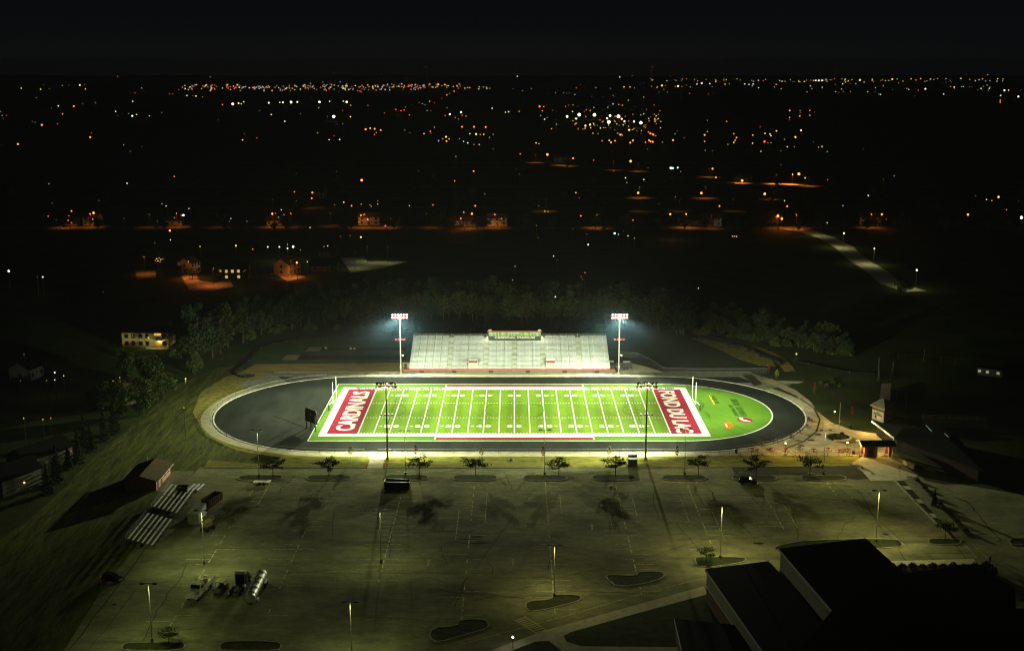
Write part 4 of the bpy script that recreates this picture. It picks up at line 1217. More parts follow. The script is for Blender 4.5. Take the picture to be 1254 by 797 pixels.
d = (P2 - P1).normalized(); nrm = Vector((-d.y, d.x, 0)); nrm = nrm if nrm.x < 0 else -nrm
fa = MB()
fa.add([P1 + nrm * .06 + Vector((0, 0, -.45)), P2 + nrm * .06 + Vector((0, 0, -.45)), P2 + nrm * .06 + Vector((0, 0, .06)), P1 + nrm * .06 + Vector((0, 0, .06)),
        P1 + nrm * .3 + Vector((0, 0, -.45)), P2 + nrm * .3 + Vector((0, 0, -.45)), P2 + nrm * .3 + Vector((0, 0, .06)), P1 + nrm * .3 + Vector((0, 0, .06))],
       [(4, 5, 6, 7), (7, 6, 2, 3), (0, 1, 5, 4), (0, 4, 7, 3), (5, 1, 2, 6)])
obj('fascia', fa, M['fascia'], t)
for (x0, y0), (x1, y1) in (((1134, 520.5), (1144, 531)), ((1157, 530.5), (1168, 541))):
    a, b = G(x0, y0, z + 1.9), G(x1, y1, z + .9)
    obj('ridge_highlight', MB().tube(a, b, .09, n=5), mat('blue_ridge_highlight', (.3, .5, .55), .4, 0), t)  # pale blue strips painting the highlights along the roof ridge
lp = P1 + nrm * .5 + Vector((0, 0, -.1))
obj('wall_lamp', MB().ball(tuple(lp), .18), M['globe'], t)
point('hall_lamp', lp + nrm * .8 + Vector((0, 0, -.1)), 1500, WARM, .2)
lp2 = P1.lerp(P2, .6) + nrm * .9 + Vector((0, 0, -.8)); point('hall_lamp', lp2, 420, WARM, .15)

# ticket booth
A0, B0, C0 = G(1067.5, 513), G(1082, 518), G(1094.5, 511)
D0 = A0 + C0 - B0
bh = 4.3
t = thing('ticket_booth', 'square tan booth with a grey hip roof, dark band and lettered pale front', 'booth', (0, 0, 0))
obj('wall', MB().prism([q[:2] for q in (A0, B0, C0, D0)], 0, bh), M['tan'], t)
ce = (A0 + B0 + C0 + D0) / 4
ev = [Vector((*ce.lerp(q, 1.22)[:2], bh)) for q in (A0, B0, C0, D0)]
rf = MB().prism([q[:2] for q in ev], bh, bh + .35)
e2 = [q + Vector((0, 0, .355)) for q in ev]
rf.add(e2 + [Vector((*ce[:2], bh + 1.6))], [(0, 1, 4), (1, 2, 4), (2, 3, 4), (3, 0, 4)])
obj('roof', rf, M['roofgrey'], t)
def panel(a, b, z0, z1, u0, u1, off, m, name):
    a, b = Vector((a.x, a.y, 0)), Vector((b.x, b.y, 0))
    d = (b - a).normalized(); n_ = Vector((d.y, -d.x, 0))
    p0, p1 = a.lerp(b, u0), a.lerp(b, u1)
    mb = MB(); mb.add([q + n_ * o_ + Vector((0, 0, zz)) for o_ in (.003, off) for q, zz in ((p0, z0), (p1, z0), (p1, z1), (p0, z1))],
                      [(4, 5, 6, 7), (0, 1, 5, 4), (1, 2, 6, 5), (2, 3, 7, 6), (3, 0, 4, 7)])
    return obj(name, mb, m, t)
panel(A0, B0, .2, 3.2, .03, .97, .04, mat('booth_front', (.5, .48, .38), .8, var=.1, scale=1), 'front_panel')
panel(A0, B0, 3.35, 3.75, 0, 1, .05, M['darksteel'], 'band')
panel(B0, C0, 3.35, 3.75, 0, 1, .05, M['darksteel'], 'band')
panel(A0, B0, .75, 1.55, .42, .75, .08, M['white'], 'price_board')
panel(A0, B0, .75, 1.75, .28, .38, .08, M['black'], 'small_window')
for k, (u0, u1, z0, z1) in enumerate(((.14, .24, 1.95, 2.3), (.27, .36, 1.9, 2.4), (.4, .47, 1.9, 2.35), (.5, .6, 1.9, 2.3), (.62, .7, 1.8, 2.25), (.73, .84, 1.8, 2.15), (.4, .56, 2.6, 2.8))):
    panel(A0, B0, z0, z1, u0, u1, .07, M['darksteel'], 'lettering')
# low roofed annex behind the booth, batting cage frame, bleacher
q4 = [G(1077, 489, 3), G(1089.5, 490.5, 3), G(1091, 470, 3), G(1080, 470, 3)]
t = thing('equipment_annex', 'narrow annex with a pale grey roof running back behind the ticket booth', 'building', (0, 0, 0))
obj('wall', MB().prism([q[:2] for q in q4], 0, 2.8), M['tan'], t)
obj('roof', MB().prism([((q4[0] + q4[1] + q4[2] + q4[3]) / 4).lerp(q, 1.06)[:2] for q in q4], 2.8, 3.02), M['roofgrey'], t)
t = thing('practice_cage', 'bare tube frame of a practice cage beside the ticket booth', 'cage', (0, 0, 0))
c1, c2, c3, c4 = G(1095, 513), G(1109, 514.5), G(1110, 489), G(1098, 487)
cage = []
for a, b in ((c1, c2), (c2, c3), (c3, c4), (c4, c1)):
    cage.append((a, b))
for a in (c1, c2, c3, c4): obj('post', MB().tube(a, a + Vector((0, 0, 3)), .05, n=5), M['darksteel'], t)
for z in (.9, 1.9, 3):
    mb = MB()
    for a, b in cage: mb.tube(a + Vector((0, 0, z)), b + Vector((0, 0, z)), .04, n=5)
    obj('rail', mb, M['darksteel'], t)
for (b, tp, lab) in (((1075, 467), (1076, 438), 'slim steel pole on the dark slope behind the ticket booth'), ((1131, 442), (1131.5, 428), 'slim pole on the dark field far beyond the hall'), ((1093, 460), (1094.5, 444), 'slim fence pole beyond the annex')):
    p = G(*b); t = thing('slim_pole', lab, 'pole', p, 0)
    obj('shaft', MB().tube((0, 0, 0), (0, 0, Zat(tp[1], p.y)), .07), M['bronze'], t); obj('cap', MB().ball((0, 0, Zat(tp[1], p.y)), .1), M['bronze'], t)
fence('field_fence', gp([(1099, 441.5), (1131, 442.5), (1185, 448)]), 'dark tall fence along the far ball field', h=2.4, step=5, mesh=False, m=M['darksteel'])
fence('slope_rail', gp([(1077, 467), (1075, 440)]), 'dark fence running away along the slope behind the booth', h=2.0, step=5, m=M['darksteel'])
fence('slope_rail', gp([(1090, 465), (1094, 444)]), 'dark fence running away beyond the equipment annex', h=2.0, step=5, m=M['darksteel'])

def bleacher(name, x0, x1, y0, rows, run, rise, z0, seat_m, label, rz=0, loc=(0, 0, 0), wheels=False, split=1):
    """rows of planks climb along +y"""
    t = thing(name, label, 'bleacher', loc, rz)
    for r_ in range(rows):
        for k in range(2):
            mb = MB()
            y = y0 + r_ * run + (0.05 if k else run * .48); z = z0 + r_ * rise + (0 if k else .38)
            for s in range(split):
                w_ = (x1 - x0) / split
                mb.box(x0 + (s + .5) * w_, y, z, w_ - .12, .22 if k else .42, .07)
            obj('foot_plank' if k else 'seat_plank', mb, M['darksteel'] if k else seat_m, t)
    n = max(2, int((x1 - x0) / 2.6) + 1)
    for i in range(n):
        x = x0 + .2 + (x1 - x0 - .4) * i / (n - 1)
        ye, ze = y0 + rows * run, z0 + rows * rise
        obj('frame', MB().path([(x, y0 - .1, 0), (x, y0 - .1, z0 - .03), (x, ye, ze - rise - .05), (x, ye, 0), (x, y0 - .1, .15), ], .04, 5).tube((x, (y0 + ye) / 2, 0), (x, (y0 + ye) / 2, (z0 + ze) / 2 - .4), .04, n=5), M['darksteel'], t)
    ye, ze = y0 + rows * run, z0 + rows * rise
    mb = MB()
    for h in (.4, .8, 1.15): mb.tube((x0, ye + .1, ze + h - .3), (x1, ye + .1, ze + h - .3), .025, n=4)
    for i in range(n):
        x = x0 + .2 + (x1 - x0 - .4) * i / (n - 1); mb.tube((x, ye + .1, ze - .5), (x, ye + .1, ze + .85), .03, n=4)
    obj('back_rail', mb, M['steel'], t)
    if wheels:
        for x in (x0 + 1.2, x1 - 1.2):
            obj('wheel', MB().tube((x - .12, y0 + run * rows * .5, .38), (x + .12, y0 + run * rows * .5, .38), .38, n=12), M['tyre'], t)
    return t
p = G(1133, 526)
bleacher('ball_field_bleacher', 0, 18.5, 0, 5, 1.0, .35, .5, mat('weathered_plank', (.2, .19, .14), .9, var=.2, scale=1), 'long weathered bleacher in the dark beside the concession hall', R(-6), p)

# ------------------------------------------------------------------ portable bleachers parked on the lot (they climb toward -x)
pl = mat('portable_plank', (.9, .92, .76), .5, var=.05, scale=.7)
for (ya, yb_, lab) in ((-90, -82.3, 'second'), (-81.9, -74.2, 'uppermost'), (-109.8, -102.2, 'lowest'), (-101.8, -94.0, 'third')):
    bleacher('portable_bleacher', 0, yb_ - ya, 0, 6, 1.03, .3, .55, pl, {'uppermost': 'portable bleacher nearest the brown-roofed shed, first of four in a line', 'second': 'portable bleacher second from the brown-roofed shed, in a line of four',
             'third': 'portable bleacher third from the brown-roofed shed, in a line of four', 'lowest': 'portable bleacher farthest from the shed, wheels showing at its lower end'}[lab], PI / 2, (-80.4, ya, .02), True)
b0 = G(240, 601)
for i in range(3):
    t = thing('plank_bundle', 'short bundle of bright aluminium planks, %s of three beside the dark skip' % ['nearest the skip', 'in the middle', 'farthest from the skip'][i], 'planks', (b0.x - 1.6 + i * 1.15, b0.y + 1.6, .02), R(-8))
    for k in range(3):
        obj('plank', MB().box(0, 0, .3 + k * .12, .5 - k * .1, 4.6, .08), M['alu'], t)
    for y in (-1.6, 1.6): obj('block', MB().box(0, y, 0, .6, .12, .3), M['bare'], t)

def skip(loc, L_, W_, Hh, rz, label, m, rim):
    t = thing('skip', label, 'skip', loc, rz)
    mb = MB().box(0, 0, .16, L_, W_, .08)
    for x, y, sx, sy in ((0, -W_ / 2, L_, .08), (0, W_ / 2, L_, .08), (-L_ / 2, 0, .08, W_ + .08), (L_ / 2, 0, .08, W_ + .08)):
        mb.box(x, y, .241, sx - (.09 if sx > sy else 0), sy, Hh - .24)
    obj('body', mb, m, t)
    r_ = MB().box(0, -W_ / 2, Hh + .003, L_ + .16, .16, .1).box(0, W_ / 2, Hh + .003, L_ + .16, .16, .1)
    r_.box(-L_ / 2, 0, Hh + .003, .16, W_ - .16, .1).box(L_ / 2, 0, Hh + .003, .16, W_ - .16, .1)
    obj('top_rim', r_, rim, t)
    for k in range(int(L_ / .9)):
        x = -L_ / 2 + .5 + k * .9
        for s in (-1, 1): obj('rib', MB().box(x, s * (W_ / 2 + .085), .3, .1, .08, Hh - .45), m, t)
    for s in (-1, 1):
        for e in (-1, 1): obj('roller', MB().tube((e * (L_ / 2 - .4), s * W_ * .36 - .1, .14), (e * (L_ / 2 - .4), s * W_ * .36 + .1, .14), .14), M['steel'], t)
    obj('hook_plate', MB().box(L_ / 2 + .08, 0, .7, .08, .5, .5), M['steel'], t)
    return t
skip(G(487, 598), 6.4, 2.4, 2.1, R(-4), 'open black roll-off skip standing in the lot below the entry walk', M['black'], M['steel'])
skip(G(224, 606), 2.6, 2.4, 2.2, R(4), 'dark square skip between the shed and the portable bleachers', M['black'], M['darksteel'])
skip(G(260, 616), 6.0, 2.2, 1.9, R(72), 'open skip with a rust-coloured side and scrap inside, above the pale box trailer', mat('rusty_side', (.16, .08, .04), .8, var=.3, scale=2), M['darksteel'])
t = thing('scrap_pile', 'pile of pale scrap lying inside the rust-coloured skip', 'scrap', G(260, 616) + Vector((0, 0, .24)), R(60))
for i in range(7): obj('scrap_board', MB().box(rng.uniform(-1.6, 1.6), rng.uniform(-.6, .6), .2 + .14 * i, rng.uniform(.9, 1.6), .35, .06, rng.uniform(-.6, .6)), M['steel'] if i % 2 else M['bare'], t)

# box trailer and lift
p = G(237, 645)
t = thing('box_trailer', 'pale green enclosed box trailer parked beside the yellow lift', 'trailer', (p.x, p.y + 3.6, .02), R(0))
obj('body', MB().box(0, 0, .65, 2.6, 7.2, 2.5), M['trailer'], t); obj('roof', MB().box(0, 0, 3.15, 2.66, 7.26, .08), M['trailer'], t)
obj('rear_door', MB().box(0, -3.63, .75, 2.3, .06, 2.2), M['trailer'], t); obj('door_seam', MB().box(0, -3.67, .8, .05, .03, 2.1), M['darksteel'], t)
for s in (-1, 1):
    for y in (-1.6, -.6): obj('wheel', MB().wheel((s * 1.2, y, .42), .42, .25), M['tyre'], t)
obj('drawbar', MB().tube((0, 3.6, .6), (0, 5.2, .5), .07), M['darksteel'], t)
p = G(252, 652)
t = thing('scissor_lift', 'yellow lift machine beside the pale box trailer', 'lift', (p.x, p.y + 1.6, .02), R(-24))
obj('chassis', MB().box(0, 0, .35, 1.6, 3.0, .6), M['darksteel'], t)
for i in range(3):
    z = 1.0 + i * .32
    obj('scissor_arm', MB().tube((-.5, -1.2, z), (-.5, 1.2, z + .3), .06).tube((.5, -1.2, z + .3), (.5, 1.2, z), .06), M['machine'], t)
obj('platform', MB().box(0, 0, 2.1, 1.7, 3.1, .12), M['machine'], t)
obj('guard_rail', MB().path([(-.8, -1.5, 2.2), (-.8, -1.5, 3.1), (.8, -1.5, 3.1), (.8, 1.5, 3.1), (-.8, 1.5, 3.1), (-.8, -1.5, 3.1)], .05, 5).path([(.8, -1.5, 2.2), (.8, -1.5, 3.1)], .05, 5).path([(.8, 1.5, 2.2), (.8, 1.5, 3.1)], .05, 5), M['machine'], t)
for s in (-1, 1):
    for y in (-1.1, 1.1): obj('wheel', MB().wheel((s * .85, y, .4), .4, .3), M['tyre'], t)

# trucks, parked nose to tail along y
p = G(326, 700); q = G(314, 738)
t = thing('tank_trailer', 'long silver cylindrical tank trailer lying beside the dark tractor unit', 'tank trailer', (-52.6, -133.6, .02), 0)
prof = MB()
ny = 10
ys = [-6.3, -6.15, -5.9, 5.9, 6.15, 6.3]; rs = [.55, .95, 1.12, 1.12, .95, .55]
vs = []; fs = []; nn = 22
for y, r_ in zip(ys, rs):
    for k in range(nn):
        a = 2 * PI * k / nn; vs.append((r_ * math.cos(a), y, 2.05 + r_ * .92 * math.sin(a)))
for j in range(len(ys) - 1):
    for k in range(nn): fs.append((j * nn + k, (j + 1) * nn + k, (j + 1) * nn + (k + 1) % nn, j * nn + (k + 1) % nn))
fs += [tuple(range(nn)), tuple(range(5 * nn + nn - 1, 5 * nn - 1, -1))]
obj('tank', prof.add(vs, fs), M['tank'], t)
obj('catwalk', MB().box(-.25, 0, 3.05, .5, 11.2, .08), M['darksteel'], t)
for k in range(5):
    y = -4.8 + 2.4 * k
    rb = MB().tube((0, y - .04, 2.05), (0, y + .04, 2.05), 1.15, n=22); obj('band', rb, M['steel'], t)
for y in (-2.5, 1.5): obj('hatch', MB().tube((.12, y, 3.0), (.12, y, 3.22), .28, n=12), M['steel'], t)
obj('chassis', MB().box(0, -.5, .85, 1.0, 11.4, .22), M['darksteel'], t)
for s in (-1, 1):
    for y in (3.9, 5.2): obj('wheel', MB().wheel((s * 1.0, y, .52), .52, .5), M['tyre'], t)
    obj('mudguard', MB().box(s * 1.15, 4.5, 1.15, .5, 2.6, .06), M['tank'], t)
    obj('landing_leg', MB().box(s * .7, -3.4, 0, .14, .14, .95), M['steel'], t)
obj('side_box', MB().box(1.3, -4.6, 1.0, .4, 1.1, .5), M['tank'], t)
def tractor(loc, rz, label, paint, name='tractor_unit', flat_=False):
    t = thing(name, label, 'truck', loc, rz)
    obj('chassis', MB().box(0, .6, .62, .9, 7.0, .28), M['darksteel'], t)
    obj('hood', MB().profile([(-3.6, .75), (-3.6, 1.55), (-3.4, 1.72), (-1.7, 1.95), (-1.7, .75)], -.8, .8), paint, t)
    cab = obj('cab', MB().profile([(-1.69, .7), (-1.69, 1.95), (-1.3, 2.75), (.2, 2.85), (.3, .7)], -1.15, 1.15), paint, t)
    obj('windscreen', MB().add([(-1.0, -1.71, 2.0), (1.0, -1.71, 2.0), (.95, -1.36, 2.68), (-.95, -1.36, 2.68)], [(0, 1, 2, 3)]), M['darkglass'], cab)
    for s in (-1, 1):
        obj('side_window', MB().box(s * 1.16, -.7, 1.85, .03, 1.1, .7), M['darkglass'], cab)
        obj('mirror', MB().box(s * 1.4, -1.5, 1.7, .1, .16, .5), M['steel'], cab)
        obj('fender', MB().profile([(-3.7, .6), (-3.5, 1.05), (-2.9, 1.15), (-2.2, 1.05), (-1.9, .6)], s * 1.0 - .24, s * 1.0 + .24), paint, t)
        obj('exhaust_stack', MB().tube((s * 1.0, .5, .8), (s * 1.0, .5, 3.2), .09), M['steel'], t)
        obj('fuel_tank', MB().tube((s * .95, .5, .65), (s * .95, 1.7, .65), .32, n=12), M['steel'], t)
        obj('headlight', MB().box(s * .75, -3.64, 1.05, .3, .05, .22), M['glass'], t)
        for y in (-2.8, 2.3, 3.6):
            wh = obj('wheel', MB().wheel((s * 1.0, y, .52), .52, .36), M['tyre'], t)
            obj('hub', MB().wheel((s * 1.0, y, .52), .26, .4), M['rim'], wh)
    return t
t = tractor((-56.6, -129.6, .02), R(176), 'dark tractor unit with a pale roof parked beside the silver tank trailer', M['carpaint'])
obj('roof_fairing', MB().profile([(-1.2, 2.87), (-.6, 3.45), (.2, 3.5), (.2, 2.87)], -1.0, 1.0), M['white'], t)
t = tractor((-64.4, -133.2, .02), R(-10), 'pale old truck with a loaded bed, hood toward the viewer, left of the roller', M['canvas'], 'work_truck')
obj('bed', MB().box(0, 2.7, 1.0, 2.5, 5.0, .2), M['canvas'], t)
obj('bed_side', MB().box(-1.2, 2.7, 1.2, .1, 5.0, .7), M['canvas'], t); obj('bed_side', MB().box(1.2, 2.7, 1.2, .1, 5.0, .7), M['canvas'], t)
for i in range(8):
    obj('load_crate', MB().box(rng.uniform(-.8, .8), 1.0 + i * .48, 1.2, rng.uniform(.5, 1.0), .44, rng.uniform(.6, 1.3), rng.uniform(-.3, .3)), (M['canvas'], M['machine'], M['steel'])[i % 3], t)
t = thing('road_roller', 'small road roller standing between the pale truck and the tractor unit', 'roller', (-60.3, -131.6, .02), R(-14))
obj('body', MB().profile([(-1.4, .6), (-1.3, 1.3), (.2, 1.4), (.3, 1.1), (1.6, 1.1), (1.6, .6)], -.75, .75), M['darksteel'], t)
obj('canopy', MB().box(0, .2, 2.2, 1.9, 2.0, .1), M['machine'], t)
for sx in (-1, 1):
    for y in (-.6, 1.0): obj('canopy_post', MB().tube((sx * .8, y, 1.1), (sx * .8, y, 2.2), .05), M['darksteel'], t)
for y in (-1.35, 1.35): obj('drum', MB().wheel((0, y, .6), .6, 1.7), M['rim'], t)
obj('driver_seat', MB().box(0, .5, 1.1, .6, .6, .5), M['black'], t)

def car(loc, rz, label, paint, lit=False, name='parked_car'):
    t = thing(name, label, 'car', loc, rz)
    low_ = [(-2.3, .32), (-2.36, .62), (-2.2, .86), (-1.25, .98), (1.9, 1.0), (2.3, .92), (2.36, .5), (2.28, .32)]
    bo = obj('body', MB().profile(low_, -.9, .9), paint, t)
    obj('cabin', MB().add([(-.84, -1.2, .985), (.84, -1.2, .985), (.84, 2.15, .985), (-.84, 2.15, .985), (-.64, -.42, 1.62), (.64, -.42, 1.62), (.66, 1.85, 1.64), (-.66, 1.85, 1.64)],
                          [(4, 5, 6, 7), (0, 1, 5, 4), (1, 2, 6, 5), (2, 3, 7, 6), (3, 0, 4, 7)]), M['darkglass'], t)
    obj('roof', MB().box(0, .72, 1.635, 1.26, 2.2, .05), paint, t)
    for s in (-1, 1):
        for y in (-1.45, 1.4):
            wh = obj('wheel', MB().wheel((s * .82, y, .34), .34, .24), M['tyre'], t); obj('rim', MB().wheel((s * .84, y, .34), .2, .24), M['rim'], wh)
        obj('headlight', MB().box(s * .66, -2.33, .66, .34, .06, .14), M['darkglass'], t)
        obj('tail_light', MB().box(s * .7, 2.35, .72, .26, .06, .18), LAMP['r', 2] if lit else M['red_and_fringe'], t)
        obj('door_mirror', MB().box(s * 1.0, -.75, 1.0, .18, .12, .12), paint, t)
    return t
car(G(915.5, 591.5), R(78), 'dark estate car parked alone below the upper islands', M['carpaint'])
car(G(138, 711), R(70), 'dark car with glowing tail lights at the lot edge below the bleachers', M['carpaint'], True)
t = thing('flatbed_trailer', 'low empty flatbed trailer beside the leftmost island', 'trailer', G(321, 592.5), R(2))
obj('deck', MB().box(0, 0, .6, 4.4, 1.8, .14), M['canvas'], t); obj('drawbar', MB().tube((-2.2, 0, .6), (-3.4, 0, .5), .06), M['darksteel'], t)
for x in (-.5, .6):
    for s in (-1, 1): obj('wheel', MB().tube((x, s * .92 - .1, .34), (x, s * .92 + .1, .34), .34, n=12), M['tyre'], t)
for s in (-1, 1): obj('fender', MB().box(.05, s * .98, .74, 2.1, .26, .05), M['bare'], t)
t = thing('utility_cabinet', 'green-grey utility cabinet with two doors on the verge beside the right dark mast', 'cabinet', G(774.5, 570.5), 0)
obj('plinth', MB().box(0, 0, 0, 2.7, 2.1, .2), M['kerb'], t); obj('body', MB().box(0, .1, .2, 2.4, 1.6, 1.9), mat('cabinet_paint', (.1, .11, .07), .6, var=.1, scale=1), t)
for s in (-1, 1): obj('door', MB().box(s * .57, -.72, .35, 1.05, .05, 1.55), mat('cabinet_door', (.14, .14, .09), .6, var=.1, scale=1), t)
t = thing('utility_cabinet', 'dark flat-topped switch cabinet right behind the green-grey cabinet', 'cabinet', G(774.5, 562.5), 0)
obj('body', MB().box(0, 0, 0, 2.4, 1.4, 1.5), M['darksteel'], t); obj('lid', MB().box(0, 0, 1.5, 2.5, 1.5, .1), M['darksteel'], t)
t = thing('litter_bag', 'crumpled white bag lying on the asphalt below the broad olive sapling', 'bag', G(748, 596), 0)
b_ = MB().ball((0, 0, .22), .5, 9, 6, sz=.5); obj('sack', b_, M['white'], t); obj('knot', MB().tube((0, 0, .4), (.1, 0, .6), .12, .05), M['white'], t)
t = thing('drain_cover', 'dark dome drain in the verge grass near midfield', 'drain', G(626, 563.5), 0)
obj('grate', MB().ball((0, 0, .1), .7, 12, 6, sz=.45), M['black'], t); obj('frame', MB().tube((0, 0, 0), (0, 0, .08), .85, n=14), M['kerb'], t)
t = thing('bollard', 'dark bollard at the corner of the school walk', 'bollard', G(1212, 686), 0)
obj('shaft', MB().tube((0, 0, 0), (0, 0, 1.0), .2, .18, 10), M['black'], t); obj('cap', MB().ball((0, 0, 1.0), .2), M['steel'], t)
t = thing('lot_sign', 'slim sign on a thin post at the edge of the entry apron', 'sign', G(1101, 584), 0)
obj('post', MB().tube((0, 0, 0), (0, 0, 3.2), .05), M['steel'], t); obj('panel', MB().box(0, -.06, 2.5, .5, .04, .65), M['steel'], t)
for i, (x, y) in enumerate(((470.5, 571), (449, 572))):
    t = thing('traffic_cone', 'small orange cone at the %s corner of the entry walk' % ('right', 'left')[i], 'cone', G(x, y), 0)
    obj('cone', MB().tube((0, 0, .04), (0, 0, .7), .2, .04, 10), M['orange'], t); obj('base', MB().box(0, 0, 0, .5, .5, .04), M['black'], t)
t = thing('apron_barrier', 'row end of low pale concrete barrier blocks beside the entry apron', 'barrier', G(1052, 572.5), R(-50))
obj('block', MB().box(0, 0, .02, 2.4, .5, .7, top=.9), M['kerb'], t); obj('stripe', MB().box(0, -.262, .3, 1.6, .02, .2), M['steel'], t)
t = thing('retaining_wall', 'low dark wall running from the gatehouse toward the right-hand lot', 'wall', (0, 0, 0))
obj('wall', MB().kerb(gp([(1092, 561), (1105, 567), (1120, 575)]), .5, 0, 1.3, closed=False), M['tan'], t); obj('coping', MB().kerb(gp([(1092, 561), (1105, 567), (1120, 575)]), .7, 1.303, 1.42, closed=False), M['kerb'], t)

# ------------------------------------------------------------------ shed on the left
t = thing('brick_shed', 'small pink block shed with a brown gable roof and open lit doors', 'shed', (-94.8, -65.4, 0), 0)
obj('wall', MB().profile([(-4.0, 0), (-4.0, 2.5), (0, 3.75), (4.0, 2.5), (4.0, 0)], -6.4, 6.4), M['pink'], t, (0, 0, 0), PI / 2)
rf = MB()
for s in (-1, 1):
    rf.add([(s * 4.7, -7.0, 2.36), (s * 4.7, 7.0, 2.36), (0, 7.0, 3.84), (0, -7.0, 3.84), (s * 4.7, -7.0, 2.5), (s * 4.7, 7.0, 2.5), (0, 7.0, 3.98), (0, -7.0, 3.98)],
           [(0, 1, 2, 3), (7, 6, 5, 4), (0, 4, 5, 1), (1, 5, 6, 2), (3, 7, 4, 0)])
obj('roof', rf, M['roofbrown'], t)
obj('eave_trim', MB().box(4.73, 0, 2.34, .06, 14.0, .2), M['fascia'], t)
for y in (-5.0, -1.8):
    d_ = obj('door', MB().box(4.02, y, .05, .06, 1.2, 2.05), M['darksteel'], t); obj('handle', MB().box(4.07, y + .4, 1.0, .05, .1, .1), M['steel'], d_)
for y in (1.5, 4.2): obj('window', MB().box(4.02, y, 1.2, .06, 1.5, .8), M['darkglass'], t)
struct('shed_pad', MB().sheet([(-90.7, -73), (-85, -73), (-85, -57), (-90.7, -57)], .03), M['kerbdark'])
t = thing('marker_post', 'short pale post in the mown grass behind the brown-roofed shed', 'post', G(181, 565), 0)
obj('shaft', MB().tube((0, 0, 0), (0, 0, 1.4), .09), M['white'], t); obj('cap', MB().ball((0, 0, 1.4), .11), M['machine'], t)
t = thing('marker_post', 'tiny lit post on the mown slope below the big round tree', 'post', G(227.5, 468.5), 0)
obj('shaft', MB().tube((0, 0, 0), (0, 0, 1.2), .09), M['white'], t); obj('lamp', MB().ball((0, 0, 1.35), .25), LAMP['y', 2], t)
# ------------------------------------------------------------------ school at the lower right
def wing(name, label, pts, h, m_low, m_up, band=True, split=.52):
    t = thing(name, label, 'building', (0, 0, 0))
    c = sum((Vector((p[0], p[1], 0)) for p in pts), Vector((0, 0, 0))) / len(pts)
    ins = [c.lerp(Vector((p[0], p[1], 0)), .975) for p in pts]
    obj('wall', MB().prism([q[:2] for q in ins], 0, h * split), m_low, t)
    obj('upper_wall', MB().prism([c.lerp(Vector((p[0], p[1], 0)), .978)[:2] for p in pts], h * split, h - .12), m_up, t)
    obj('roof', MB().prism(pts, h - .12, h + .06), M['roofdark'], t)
    obj('fascia', MB().kerb([c.lerp(Vector((p[0], p[1], 0)), 1.004)[:2] for p in pts], .1, h - .5, h - .03), M['fascia'], t)
    if band:
        obj('ledge', MB().kerb([c.lerp(Vector((p[0], p[1], 0)), .982)[:2] for p in pts], .3, h * split - .12, h * split + .12), M['fascia'], t)
    return t
def ext(pts, h):
    return [G(x, y, h)[:2] for x, y in pts]
wing('school_wing', 'school wing with a flat black roof and brick base nearest the crosswalk', ext([(864, 696.5), (941, 687), (1060, 806), (955, 826)], 7), 7, M['schoolbrick'], M['schoolpanel'])
wing('school_wing', 'tallest school wing with a flat black roof above the long island', ext([(954, 671.5), (1060, 658.8), (1140, 732), (1290, 860), (925, 860), (1019, 747)], 11), 11, M['schoolbrick'], M['schoolpanel'])
wing('school_wing', 'broad black-roofed school wing at the lower right corner', ext([(1100, 703), (1195, 690), (1243, 722), (1244, 745), (1350, 745), (1500, 900), (1250, 900)], 8), 8, M['schoolbrick'], M['schoolbrick'])
wing('school_canopy', 'low dark flat roof with a pale edge in front of the brick school wing', ext([(826, 757), (900, 765), (960, 800), (1010, 860), (850, 860)], 4), 4, M['schoolbrick'], M['schoolbrick'], False)
# ------------------------------------------------------------------ houses in the dark
def house(name, label, loc, L_, W_, H, rz, wallm, roofm, lit=(), roofh=None, door=True, wins=3):
    """gable house, ridge along its x; front faces -y"""
    t = thing(name, label, 'house', loc, rz)
    rh = roofh or W_ * .3
    obj('wall', MB().profile([(-W_ / 2, 0), (-W_ / 2, H), (0, H + rh), (W_ / 2, H), (W_ / 2, 0)], -L_ / 2, L_ / 2), wallm, t)
    rf = MB(); e = .5; zz = .06
    for s in (-1, 1):
        ye = s * (W_ / 2 + e); ze = H - rh * e / (W_ / 2)
        rf.add([(-L_ / 2 - e, ye, ze + zz), (L_ / 2 + e, ye, ze + zz), (L_ / 2 + e, 0, H + rh + zz), (-L_ / 2 - e, 0, H + rh + zz),
                (-L_ / 2 - e, ye, ze + zz + .2), (L_ / 2 + e, ye, ze + zz + .2), (L_ / 2 + e, 0, H + rh + zz + .2), (-L_ / 2 - e, 0, H + rh + zz + .2)],
               [(0, 1, 2, 3), (7, 6, 5, 4), (0, 4, 5, 1), (1, 5, 6, 2), (3, 7, 4, 0)])
    obj('roof', rf, roofm, t)
    for i in range(wins):
        x = -L_ / 2 + L_ * (i + .5) / wins
        for fl in range(2 if H > 4.5 else 1):
            on = (i, fl) in lit
            obj('window', MB().box(x, -W_ / 2 - .03, 1.0 + fl * 2.8, 1.3, .06, 1.4), M['litwin'] if on else M['darkglass'], t)
    for s in (-1, 1):
        obj('window', MB().box(s * (L_ / 2 + .03), 0, 1.0, .06, 1.2, 1.3), M['darkglass'], t)
        if H > 4.5: obj('window', MB().box(s * (L_ / 2 + .03), 0, 3.8, .06, 1.2, 1.3), M['darkglass'], t)
    if door: obj('door', MB().box(L_ * .02, -W_ / 2 - .04, 0, 1.1, .08, 2.1), M['bare'], t)
    return t
W_S = mat('white_siding', (.5, .48, .42), .85, var=.1, scale=.4)
house('house', 'orange-lit house with a narrow gable above a bright driveway, beyond the wood', G(232, 334), 8, 8, 5.6, R(70), W_S, M['roofbrown'])
house('house', 'orange-lit gable house with two dark windows and a lamp at its corner', G(352, 335), 11, 9, 5.6, R(68), W_S, M['roofbrown'])
